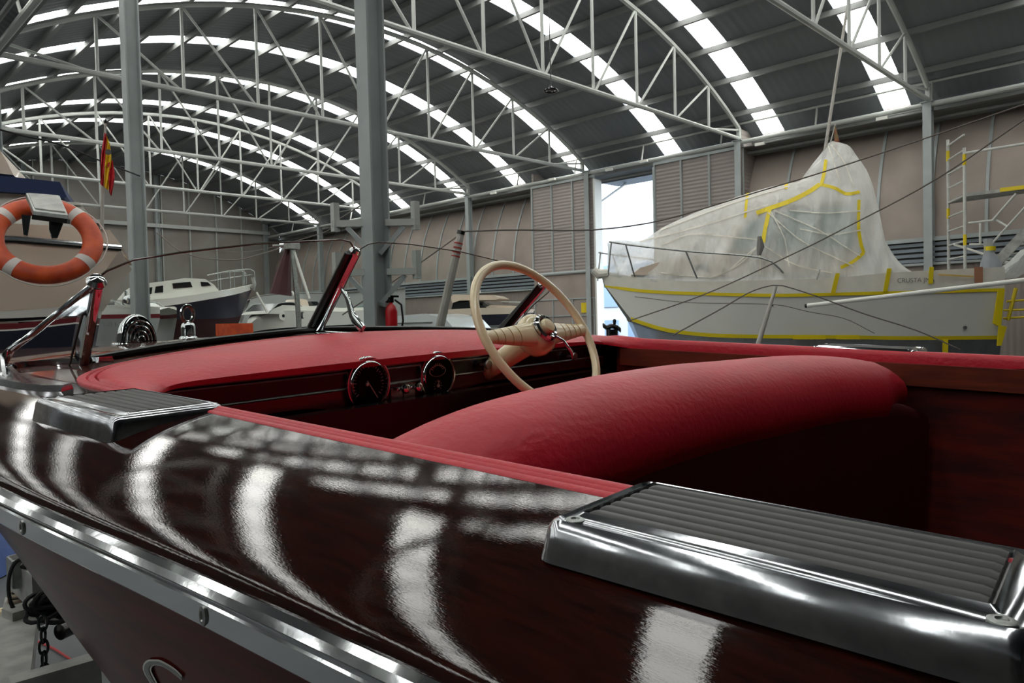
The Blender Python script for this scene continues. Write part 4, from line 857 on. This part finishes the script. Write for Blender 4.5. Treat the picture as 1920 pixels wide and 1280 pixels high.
# ---- cream motor yacht at the left edge, with lifebuoy
def dl(x): return 5.45+x/228*.55
wl = lambda x, y: W(x, y, dl(x)); AW = unit([.35, .94, 0])*2.2
t = thing('cream_motor_yacht', 'cream motor yacht stern with blue canvas at the left edge', 'boat', (*W(60, 600, 6)[:2], FL))
def sheet(nm, top, bot, m, n=16, back=True):
    T2 = crv([wl(*p) for p in top], n); K2_ = crv([wl(*p) for p in bot], n); g = G().loft([[T2[i], T2[i]*.5+K2_[i]*.5, K2_[i]] for i in range(n)], closed=False)
    g.loft([[T2[i]+AW, K2_[i]+AW] for i in range(n)][::-1], closed=False)
    g.add([T2[-1], K2_[-1], K2_[-1]+AW, T2[-1]+AW], [(0, 1, 2, 3)]); obj(nm, g, m, t)
sheet('topside', [(-220, 446), (25, 452), (225, 468)], [(-220, 582), (0, 582), (152, 572)], GELC)
sheet('bulwark', [(-220, 408), (120, 424), (206, 431)], [(-220, 438), (25, 444), (226, 458)], GELC)
sheet('strake', [(-220, 584), (0, 583), (150, 572)], [(-220, 600), (0, 597), (146, 590)], GELW); sheet('strake_black_line', [(-220, 600), (0, 597), (146, 590)], [(-220, 606), (0, 603), (144, 594)], BLACK)  # white strake with a thin black line along its lower edge
sheet('red_stripe', [(-220, 610), (0, 607), (144, 594)], [(-220, 622), (0, 618), (142, 604)], REDST); sheet('white_line', [(-220, 622), (0, 618), (142, 604)], [(-220, 625), (0, 621), (142, 607)], WHITEP)
sheet('navy_bottom', [(-220, 625), (0, 621), (142, 607)], [(-220, 760), (0, 740), (120, 730)], mat('navy_antifoul', (16, 24, 44), .5))
P0, P1_ = wl(-220, 441), wl(227, 463); obj('chrome_rail', G().tube([wl(-220, 440), wl(25, 446), wl(227, 463)], .018, 8), CHROME, t); obj('rail_gap', G().tube([wl(-220, 445), wl(25, 451), wl(227, 467)], .016, 8), BLACK, t)
def slabl(nm, poly, th, m, d=0, back=1.6, sharp=25): P_ = [W(x, y, dl(x)+d) for x, y in poly]; return obj(nm, G().prism(P_, unit(AW)*back), m, t, sharp=sharp)
slabl('cabin_side', [(-220, 352), (48, 362), (130, 380), (170, 428), (-220, 410)], 0, GELW, .25)
slabl('blue_canvas', [(-220, 312), (0, 329), (112, 341), (125, 368), (120, 372), (60, 363), (-220, 345)], 0, BLUEC, .2, 1.4)
slabl('flybridge_corner', [(-220, 200), (0, 282), (14, 305), (25, 328), (-220, 300)], 0, GELC, .3, 1.2)
for k in range(5): slabl('louvre', [(120+k*6, 378+k*9), (148+k*7, 379+k*10), (154+k*7, 384+k*10), (122+k*6, 383+k*9)], 0, GELW, .2, .5)
slabl('tail_light', [(160, 418), (167, 416), (169, 423), (162, 424)], 0, WHITEP, .1, .04)
slabl('cradle_post', [(-40, 600), (26, 604), (27, 800), (-40, 800)], 0, WALLP, .25, .2)
obj('cradle', G().box((*W(-120, 600, 8.2)[:2], FL+.2), (1.2, 1.4, .4)), GALV, t, sharp=0)
# lifebuoy
lc = W(83, 450, 5.12); tl_ = math.radians(37); vd = -unit(lc); upv = unit(V3(0, 0, 1)-vd*vd[2]); ln = unit(vd*math.cos(tl_)+upv*math.sin(tl_)); rx = unit(np.cross(upv, vd)); ry = np.cross(ln, rx); ry = ry if ry[2] > 0 else -ry
lt = thing('lifebuoy', 'orange lifebuoy with grey reflective bands hanging on the cream yacht', 'lifebuoy', lc-V3(0, 0, .3))
def LPt(a, r=0, h=0): return lc+rx*(.293+r)*math.cos(a)+ry*(.293+r)*math.sin(a)+ln*h
def torus(a0, a1, n, r1, r2, close): return G().loft([[LPt(a, r1*math.cos(p), r2*math.sin(p)) for p in np.arange(18)*math.pi/9] for a in np.linspace(a0, a1, n, endpoint=not close)], loop=close, cap=not close)
obj('ring', torus(0, 2*math.pi, 60, .066, .052, True), ORANGE, lt)
for d_ in (-38, 48, 140, 232): obj('reflective_band', torus(math.radians(d_-5), math.radians(d_+5), 5, .0675, .0535, False), REFT, lt)
for k in range(4):
    a0 = math.radians(-38+90*k+(0 if k == 0 else 0)); obj('grab_line', G().tube([LPt(a0+math.pi/2*u, .070+.022*math.sin(math.pi*u), 0) for u in np.linspace(0, 1, 12)], .005, 6), REFT, lt)
mb = thing('motor_bracket', 'stainless mounting box above the lifebuoy on the cream yacht', 'bracket', W(90, 400, 4.9))
q4 = [W(48, 361, 5.05), W(112, 366, 5.05), W(128, 402, 4.75), W(62, 394, 4.75)]; dn = -V3(0, 0, .045)
obj('top_box', G().hexa([q+dn for q in q4]+q4), ALU, mb, sharp=0, bevel=.006); obj('front_lip', G().beam(q4[3]+dn, q4[2]+dn, .03, .03), BLACK, mb, sharp=0); obj('inlay', G().hexa([(q*.86+sum(q4)/4*.14) for q in q4]+[(q*.86+sum(q4)/4*.14)+V3(0, 0, .008) for q in q4]), GALV, mb, sharp=0)
for poly in ([(92, 408), (122, 410), (108, 446), (98, 446), (92, 430)], [(40, 402), (58, 404), (52, 442), (44, 440)]): P_ = [W(x, y, 4.85) for x, y in poly]; obj('side_bracket', G().prism(P_, V3(.02, .09, 0)), WINDK, mb, sharp=0)
# flag
fp = W(190, 425, 5.9); t = thing('ensign_flag', 'red and yellow flag drooping on a pole behind the lifebuoy', 'flag', fp)
obj('pole', G().tube([W(191, 430, 5.9), W(193, 330, 5.9), W(198, 228, 5.9)], [.014, .012, .008], 8), POLE, t); obj('pole_cap', G().lathe([(.014, 0), (.016, .02), (.004, .035)], W(198, 231, 5.9), (0, 0, 1), 10), CHROME, t)
def stripe(nm, L_, R_, m):
    A_ = crv([(x, y) for x, y in L_], 14); B_ = crv([(x, y) for x, y in R_], 14)
    g_ = G().loft([[W(A_[i][0]*(1-u)+B_[i][0]*u, A_[i][1]*(1-u)+B_[i][1]*u, 5.86+.012*math.sin(5*u*2+i*.5)) for u in np.linspace(0, 1, 7)] for i in range(14)], closed=False); obj(nm, g_, m, t, sharp=80)
stripe('red_stripe', [(196, 248), (190, 290), (188, 345)], [(200, 252), (197, 300), (194, 350)], FLAGR)
stripe('yellow_stripe', [(200, 254), (197, 300), (195, 350)], [(206, 270), (209, 300), (203, 357)], FLAGY)
stripe('lower_red_stripe', [(199, 308), (203, 330), (205, 362)], [(211, 300), (215, 330), (209, 368)], FLAGR)
obj('emblem', G().lathe([(.022, 0), (.022, .004), (.001, .004)], W(203, 285, 5.78), -unit(W(203, 285, 1)), 14), TXT, t)

# ---- white boat with a red stripe seen through the windshield at the left
b1 = BF((130, 600, 9.4), (330, 592, 10.), .8, HWS, -1)
t = thing('red_striped_speedboat', 'white speedboat with a dark red stripe behind the left windshield bracket', 'boat', (*W(200, 600, 10)[:2], FL))
TS = [(100, 576), (180, 572), (248, 572), (300, 576)]
g, T1, _ = b1.layer(TS, [(100, 592), (180, 590), (300, 588)]); obj('upper_hull', g, GELW, t); obj('deck', b1.deck(T1), GELW, t)
obj('red_stripe', b1.layer([(100, 592), (180, 590), (300, 588)], [(100, 600), (180, 598), (300, 596)], 1.005, 1.)[0], REDST, t)
obj('lower_hull', b1.layer([(100, 600), (180, 598), (300, 596)], [(100, 680), (180, 670), (290, 640)], 1, .7)[0], GREY, t)
obj('windscreen', b1.ext([(170, 573), (182, 560), (215, 565), (228, 572)], 0, .5), GLASS, t, sharp=0); obj('windscreen_rail', b1.tube([(170, 572), (182, 560), (216, 565), (230, 573)], .5, .012), ALU, t)
obj('registration', lettering(b1.F, b1.pt(192, 612, .82), (1, 0, 0), (0, 0, 1), 'T-15 1-1988', .07).map(b1.F), TXT, t, sharp=0)
obj('deck_fender', G().lathe([(.001, -.09), (.06, -.07), (.08, 0), (.06, .07), (.001, .09)], W(241, 566, 9.6), (0, 0, 1), 16), CHROME, t)
obj('boat_cradle', G().box((*W(200, 600, 10.3)[:2], FL+.45), (1.2, 1.5, .9)), GALV, t, sharp=0)

# ---- navy hulled cabin boat
b2 = BF((215, 590, 15.5), (478, 533, 18.5), 1.2, HWS, -1)
t = thing('navy_cabin_boat', 'old cabin boat with navy hull and white cabin, left of the windshield post', 'boat', (*W(340, 600, 17.2)[:2], FL))
TS = [(215, 566), (300, 561), (380, 550), (440, 541), (477, 532)]; RS = [(215, 584), (300, 575), (380, 563), (440, 552), (472, 543)]
g, T1, _ = b2.layer(TS, RS); obj('gunwale_band', g, GELW, t); obj('deck', b2.deck(T1), GELW, t)
KS = [(215, 606), (300, 600), (380, 598), (430, 596), (452, 592)]
g, _, K1 = b2.layer(RS, KS, 1, .8); obj('navy_topside', g, NAVY, t); g, _, K3 = b2.layer(KS, [(215, 650), (300, 655), (380, 655), (415, 650), (438, 632)], .8, .25); obj('maroon_bottom', g, MAROON, t)
obj('transom', b2.endcap([T1[0], K1[0], K3[0]]), NAVY, t, sharp=0)
obj('cabin', b2.ext([(240, 566), (262, 540), (275, 531), (330, 524), (345, 521), (385, 523), (402, 534), (410, 545), (330, 558)], 0, .75), GELW, t, sharp=25)
for pl_ in ([(272, 540), (286, 538), (284, 551), (270, 552)], [(292, 537), (306, 535), (306, 548), (290, 549)], [(323, 531), (357, 528), (361, 538), (325, 541)], [(376, 528), (390, 529), (396, 535), (378, 537)]): obj('cabin_window', b2.slab(pl_, .765, .02), WINDK, t, sharp=0)
obj('bow_rail', b2.tube([(403, 513), (430, 508), (470, 505), (476, 509), (478, 530)], .3, .016, 14), ALU, t); obj('bow_rail', b2.tube([(408, 524), (440, 519), (472, 515)], .3, .012, 8), ALU, t)
for a, b in (((430, 508), (432, 540)), ((457, 506), (458, 536))): [obj('stanchion', q, ALU, t) for q in b2.pair([a, b], .35, .013)]
obj('anchor', G().tube([W(474, 520, 18.2), W(477, 532, 18.2), W(475, 542, 18.2), W(470, 538, 18.2)], .05, 8), GALV, t)
obj('stern_rail', b2.tube([(236, 545), (237, 562)], .9, .03), ALU, t)
obj('keel', G().prism([b2.F(x, .1, z) for x, z in ((.4, -.5), (.4, FL), (3.6, FL), (4.2, -.5))], b2.F.A@V3(0, -.2, 0)), MAROON, t, sharp=0)
# orange crates below
for x0, y0, l in ((252, 626, 'orange crate under the navy boat, left of the lifting ring'), (440, 628, 'orange crate under the navy boat bow')):
    p = W(x0, y0, 14.); o = obj('crate', G().box((p[0], p[1], (p[2]+FL)/2+.12), (.5, .5, p[2]-FL+.2)), ORANGE, label=l, cat='crate', sharp=0)

# ---- big pale hull behind, white sports cruiser in front of it
b3 = BF((760, 570, 25.), (440, 600, 24.), 1.5, HWS, 1)
t = thing('pale_grey_hull', 'large pale grey hull behind the white sports cruiser', 'boat', (*W(600, 600, 16.5)[:2], FL))
TS = [(760, 540), (690, 545), (600, 549), (540, 550), (490, 554), (470, 560)]
g, T1, _ = b3.layer(TS, [(760, 640), (690, 650), (600, 660), (500, 660), (440, 640)], 1, .8); obj('hull', g, GREY, t); obj('deck', b3.deck(T1), GREY, t)
obj('sheer_line', b3.tube(TS, 1.52, .025, 20, m=False), TXT, t)
for s_, x, m_ in (('r', 466, REDT), ('r', 476, REDT), ('7', 484, WINDK)): obj('hull_number', lettering(b3.F, b3.pt(x, 588, 1.52), (-1, 0, 0), (0, 0, 1), s_, .24).map(b3.F), m_, t, sharp=0)
for _x in (1.2, 4.2): _p = b3.F(_x, 0, 0); obj('keel_block', G().box((_p[0], _p[1], FL+.6), (.5, .5, 1.25)), GALV, t, sharp=0)
obj('teal_cover', b3.slab([(655, 578), (688, 572), (692, 600), (655, 604)], 1.5, .3), TEAL, t, sharp=0)
b4 = BF((700, 600, 20.5), (462, 612, 19.), 1.2, HWS, 1)
t = thing('white_sports_cruiser', 'white sports cruiser with round badge on its side, left of the windshield post', 'boat', (*W(560, 620, 12.5)[:2], FL))
TS = [(700, 578), (640, 584), (580, 582), (540, 582), (505, 588), (480, 598), (468, 608)]
g, T1, _ = b4.layer(TS, [(700, 606), (600, 611), (540, 614), (490, 619), (470, 623)]); obj('topside', g, GELW, t); obj('deck', b4.deck(T1, -.02), GELW, t)
g, _, K1 = b4.layer([(700, 606), (600, 611), (540, 614), (490, 619), (470, 623)], [(700, 660), (600, 670), (500, 665), (472, 640)], 1, .6); obj('dark_bottom', g, WINDK, t)
obj('coaming', b4.ext([(500, 588), (515, 578), (530, 572), (600, 574), (640, 577), (690, 576), (690, 590)], 0, .7), GELW, t, sharp=25)
obj('windscreen', b4.ext([(504, 586), (524, 568), (548, 566), (562, 574)], 0, .68), WINDK, t, sharp=20)
obj('windscreen_frame', b4.tube([(503, 587), (524, 568), (548, 566), (566, 574)], .7, .014), ALU, t)
obj('seat_back', b4.ext([(560, 574), (566, 560), (576, 562), (580, 575)], 0, .4), GELC, t); obj('dark_hatch', b4.ext([(583, 565), (595, 565), (600, 572), (588, 573)], 0, .3), WINDK, t)
p = b4.F(*b4.near(531, 592, 1.02)); ax = b4.F.A@V3(0, 1, 0)
bd = obj('round_badge', G().lathe([(.12, 0), (.12, .01), (.001, .01)], p, ax, 24), WHITEP, t); obj('badge_mark', G().lathe([(.042, .0), (.042, .014), (.001, .014)], p, ax, 14), WINDK, bd)
p = b4.F(*b4.near(567, 591, 1.02)); obj('porthole', G().lathe([(.09, 0), (.085, .012), (.07, .012), (.068, .002), (.001, .002)], p, ax, 20), WINDK, t)
for a, b in (((481, 548), (502, 587)), ((547, 546), (558, 562))):
    tt = thing('antenna_rod', 'white rod %s the sports cruiser windscreen' % ('left of' if a[0] < 500 else 'above'), 'antenna', W(*b, 18.8)); obj('rod', G().tube([W(*a, 18.8), W(*b, 18.8)], .028, 6), WHITEP, tt)
obj('boat_cradle', G().box((*W(580, 620, 20.6)[:2], FL+.4), (1.4, 1.8, .8)), GALV, t, sharp=0)
# tripod mast with dark red cover
p = W(556, 455, 14.8); t = thing('covered_mast', 'folded mast with dark red cover behind the windshield glass', 'mast', V3(p[0], p[1], FL))
_mf = W(560, 600, 14.8); obj('mast_pole', G().tube([W(547, 455, 14.8), W(556, 545, 14.8), _mf, V3(_mf[0], _mf[1], FL)], .05, 8), ALU, t); obj('mast_pole', G().tube([W(549, 465, 14.8), W(580, 560, 14.8)], .03, 6), WHITEP, t)
obj('red_cover', G().tube([W(541, 462, 14.9), W(532, 510, 14.9), W(526, 552, 14.9)], [.05, .14, .22], 8), MAROON, t); obj('mast_head', G().box(W(547, 460, 14.8), (.25, .2, .15)), GALV, t); obj('spreader', G().tube([W(512, 461, 14.8), W(545, 460, 14.8)], .03, 6), ALU, t)

# ---- van
p = W(830, 620, 13.5); F_ = yawframe((p[0], p[1], FL), np.array([1, -.35, 0])@np.array([[_R[0], _R[1], 0], [_fw[0], _fw[1], 0], [0, 0, 1]]))
t = thing('white_van', 'white delivery van behind the striped pole', 'van', (p[0], p[1], FL))
zr = W(830, 590, 13.5)[2]+EYE; hgt = zr
prof = [(-.85, .3), (-.87, hgt*.5), (-.84, hgt*.92), (-.75, hgt*.99), (0, hgt*1.01), (.42, hgt*.97), (.62, hgt*.86), (.75, hgt*.70), (1.05, hgt*.62), (1.16, hgt*.45), (1.16, .3)]
vs = 1.0
g = G().loft([[F_(x, y, z if abs(y) < .8 else z) for x, z in prof] for y in (-.84, -.8, .8, .84)]); obj('body', g, CAR, t, sharp=30)
near_y = -.85 if (F_.A@V3(0, -1, 0))@_fw < 0 else .85
obj('side_window', G().prism([F_(x, near_y, z) for x, z in ((.30, hgt*.62), (.30, hgt*.88), (.52, hgt*.86), (.70, hgt*.66))], F_.A@V3(0, .01*np.sign(near_y), 0)), TEAL, t, sharp=0)
obj('roof_seam', G().beam(F_(-.7, near_y, hgt*.93), F_(.2, near_y, hgt*.93), .02, .015), TXT, t, sharp=0)
for x_ in (-.5, .8): obj('wheel', G().lathe([(.30, -.1), (.31, 0), (.30, .1), (.18, .1), (.001, .09)], F_(x_, near_y*.9, .3), F_.A@V3(0, 1, 0), 24), BLACK, t)
for x0, s_ in ((-.75, 'manda'), (.0, 'coruña')): obj('side_lettering', lettering(F_, (x0, near_y*1.02, hgt*.70), (1 if near_y < 0 else -1, 0, 0), (0, 0, 1), s_, .13).map(F_), TXT, t, sharp=0)
# ---- cream hardtop yacht right of the van
b5 = BF((840, 590, 21.5), (1004, 578, 22.), 1.1, HWS, -1)
t = thing('hardtop_yacht', 'cream hardtop motor yacht with dark hull seen through the steering wheel', 'boat', (*W(930, 600, 16.5)[:2], FL))
TS = [(840, 580), (900, 577), (960, 577), (1002, 580)]; RS = [(840, 592), (900, 590), (960, 588), (1000, 586)]
g, T1, _ = b5.layer(TS, RS); obj('upper_hull', g, GELC, t); obj('deck', b5.deck(T1), GELC, t)
g, _, K1 = b5.layer(RS, [(840, 610), (900, 610), (960, 608), (992, 602)], 1, .85); obj('dark_hull', g, NAVY, t); obj('lower_hull', b5.layer([(840, 610), (900, 610), (960, 608), (992, 602)], [(840, 640), (900, 640), (950, 638), (980, 622)], .85, .3)[0], GREY, t)
obj('hardtop', b5.ext([(845, 556), (850, 552), (925, 553), (937, 559), (930, 562), (862, 563), (848, 568)], 0, .7), GELC, t, sharp=25)
obj('cabin', b5.ext([(846, 580), (850, 566), (890, 566), (915, 578)], 0, .65), WINDK, t, sharp=20); obj('windscreen', b5.ext([(892, 564), (930, 578), (905, 579), (880, 570)], 0, .6), GLASS, t, sharp=20)
obj('fore_cabin', b5.ext([(900, 579), (920, 572), (960, 573), (985, 579)], 0, .55), GELC, t, sharp=25)
obj('rail', b5.tube([(925, 566), (960, 566), (995, 567), (992, 579)], .6, .012, 12), ALU, t); obj('radar', G().lathe([(.09, 0), (.10, .05), (.06, .11), (.001, .12)], W(895, 549, 21.8), (0, 0, 1), 14), WHITEP, t)
obj('boat_cradle', G().box((*b5.F(2, 0, 0)[:2], FL+.35), (1.6, 1.6, .7)), GALV, t, sharp=0)
# ---- black capped stand in the doorway
p = W(1148, 640, 14.); t = thing('black_stand', 'black stand with a knobbed top in the open doorway', 'stand', V3(p[0], p[1], FL))
zt2 = W(1148, 617, 14.)[2]; obj('post', G().lathe([(.16, FL+.0), (.15, FL+.1), (.12, FL+.3), (.11, zt2)], V3(p[0], p[1], 0), (0, 0, 1), 16), BLACK, t)
obj('saddle', G().loft([[V3(p[0], p[1], zt2)+_r0*x+V3(0, 0, h_+.05*math.sin(a))+_f*.08*math.cos(a) for a in np.arange(8)*math.pi/4] for x, h_ in ((-.17, .08), (-.1, .03), (0, .06), (.09, .04), (.16, -.02))]), BLACK, t)
obj('knob', G().lathe([(.02, 0), (.03, .06), (.035, .10), (.02, .13), (.001, .135)], V3(p[0], p[1], zt2+.06)+_r0*.05, (0, 0, 1), 12), BLACK, t)

# ---- trailer of the runabout, seen at the lower left
zt3 = -1.38
t = thing('boat_trailer', 'galvanised boat trailer frame under the runabout bow', 'trailer', (*B(3.2, 1.2, 0)[:2], FL))
z_ = lambda x, y, z=zt3: onZ(x, y, z)
obj('drawbar', G().beam(z_(44, 1132), z_(8, 1330), .15, .10), GALV, t, sharp=0)
obj('cross_member', G().beam(z_(14, 1165, -1.34), z_(150, 1122, -1.34), .11, .10), GALV, t, sharp=0)
obj('winch_post_arm', G().beam(z_(48, 1066, -1.2), z_(94, 1106, -1.2), .14, .17), GALV, t, sharp=0)
obj('rear_cross_member', G().beam(z_(20, 1312, -1.36), z_(186, 1262, -1.36), .08, .15), GALV, t, sharp=0)
obj('main_beam', G().beam(z_(52, 1078, -1.32), z_(46, 1140, -1.4), .10, .10), GALV, t, sharp=0)
p = z_(44, 1068, -1.15); obj('winch_bracket', G().box(p, (.12, .12, .14)), ALU, t, sharp=0, bevel=.01); obj('winch_post', G().tube([z_(46, 1062, -1.1), z_(52, 1035, -1.05)], .02, 10), BLACK, t)
obj('keel_roller', G().tube([z_(112, 1185, -1.3), z_(140, 1172, -1.3)], .035, 14), BLACK, t)
obj('coil', G().tube([z_(44, 1125, -1.33)+V3(.06*math.cos(a), .06*math.sin(a), .004*a) for a in np.linspace(0, 12.5, 40)], .010, 6), mat('old_rope', (140, 128, 112), .9), t)
c_ = z_(40, 1100, -1.2); obj('cable_loop', G().tube([c_+rx*.05*math.cos(a)*1.0+V3(0, 0, .13*math.sin(a)) for a in np.linspace(1.2, 5.0, 24)], .009, 6), BLKR, t)
obj('wheel', G().lathe([(.27, -.08), (.28, 0), (.27, .08), (.15, .08), (.001, .06)], B(.2, 1.95, 0)*V3(1, 1, 0)+V3(0, 0, FL+.28), _ss, 28), BLACK, t); obj('wheel', G().lathe([(.27, -.08), (.28, 0), (.27, .08), (.15, .08), (.001, .06)], B(.2, .45, 0)*V3(1, 1, 0)+V3(0, 0, FL+.28), _ss, 28), BLACK, t)
for s in (.72, 1.68): a, b = B(-1.4, s, 0), B(2.6, 1.2+(s-1.2)*.75, 0); obj('bunk_beam', G().beam(V3(a[0], a[1], -1.32), V3(b[0], b[1], -1.32), .08, .10), GALV, t, sharp=0)
obj('axle', G().beam(B(.2, .45, 0)*V3(1, 1, 0)+V3(0, 0, FL+.28), B(.2, 1.95, 0)*V3(1, 1, 0)+V3(0, 0, FL+.28), .06, .06), GALV, t, sharp=0)
# rope bundle and chain
t = thing('rope_bundle', 'tangled black rope on the trailer beside the bow', 'rope', z_(100, 1140, -1.33))
cc = z_(98, 1136, -1.24)
for k in range(9):
    a1, a2 = rng.uniform(.05, .11), rng.uniform(.025, .06); o_ = cc+rx*rng.uniform(-.03, .05)+V3(0, 0, rng.uniform(-.03, .04)); tw = rng.uniform(-.5, .5)
    obj('rope_loop', G().tube([o_+rx*(a1*math.cos(a)*math.cos(tw)-a2*math.sin(a)*math.sin(tw))+V3(0, 0, a1*math.cos(a)*math.sin(tw)+a2*math.sin(a)*math.cos(tw))+_fw*.03*math.sin(a+k) for a in np.arange(20)*math.pi/10], .010, 6, loop=True), BLKR, t)
t = thing('steel_chain', 'short hanging chain with a shackle below the black rope', 'chain', z_(82, 1240, -1.4))
c0 = z_(80, 1168, -1.25)
for k in range(5):
    cz = c0+V3(0, 0, -.052*k); ex_ = rx if k % 2 == 0 else _fw*.9
    obj('link', G().tube([cz+ex_*.016*math.cos(a)+V3(0, 0, (.034)*math.sin(a)) for a in np.arange(14)*math.pi/7], .0062, 6, loop=True), WINDK, t)
cz = c0+V3(0, 0, -.30); obj('shackle', G().tube([cz+rx*.03*math.cos(a)+V3(0, 0, .035*math.sin(a)) for a in np.arange(16)*math.pi/8], .010, 6, loop=True), WINDK, t); obj('shackle_pin', G().tube([cz+rx*-.045+V3(0, 0, .02), cz+rx*.045+V3(0, 0, .035)], .010, 8), WINDK, t)
# blue tarp mound and a plank on the floor
rows = []
cx, cy = onZ(-30, 1010, FL)[:2]
c_t = V3(1.05, 6.35, 0); ur = unit([-.7, .72, 0]); uf = unit([.72, .7, 0])
for i in range(26):
    row = []
    for j in range(26):
        u, v = i/25, j/25; e = (math.sin(math.pi*u)*math.sin(math.pi*v))**.35; hgt_ = .55*e+.03*math.sin(9*u+5*v)*e+.02*math.sin(23*v-11*u)*e
        row.append(c_t+ur*(u*2.6-.1)+uf*(v*1.6-.1)+V3(0, 0, FL+.01+hgt_))
    rows.append(row)
obj('blue_tarpaulin', G().loft(rows, closed=False), TARP, label='crumpled blue tarpaulin over a low heap on the floor at the left', cat='tarpaulin', sharp=80)
a, b = onZ(-30, 1158, FL+.05), onZ(24, 1145, FL+.05); obj('timber_bar', G().tube([a, b], .035, 10), mat('pale_timber', (200, 184, 150), .6), label='pale round timber on the floor beside the trailer', cat='timber')
a, b = onZ(62, 1198, FL+.01), onZ(142, 1242, FL+.01); obj('cord', G().tube([a, (a+b)/2+V3(.01, .01, 0), b], .006, 6), REDT, label='thin red cord on the floor under the trailer', cat='cord')
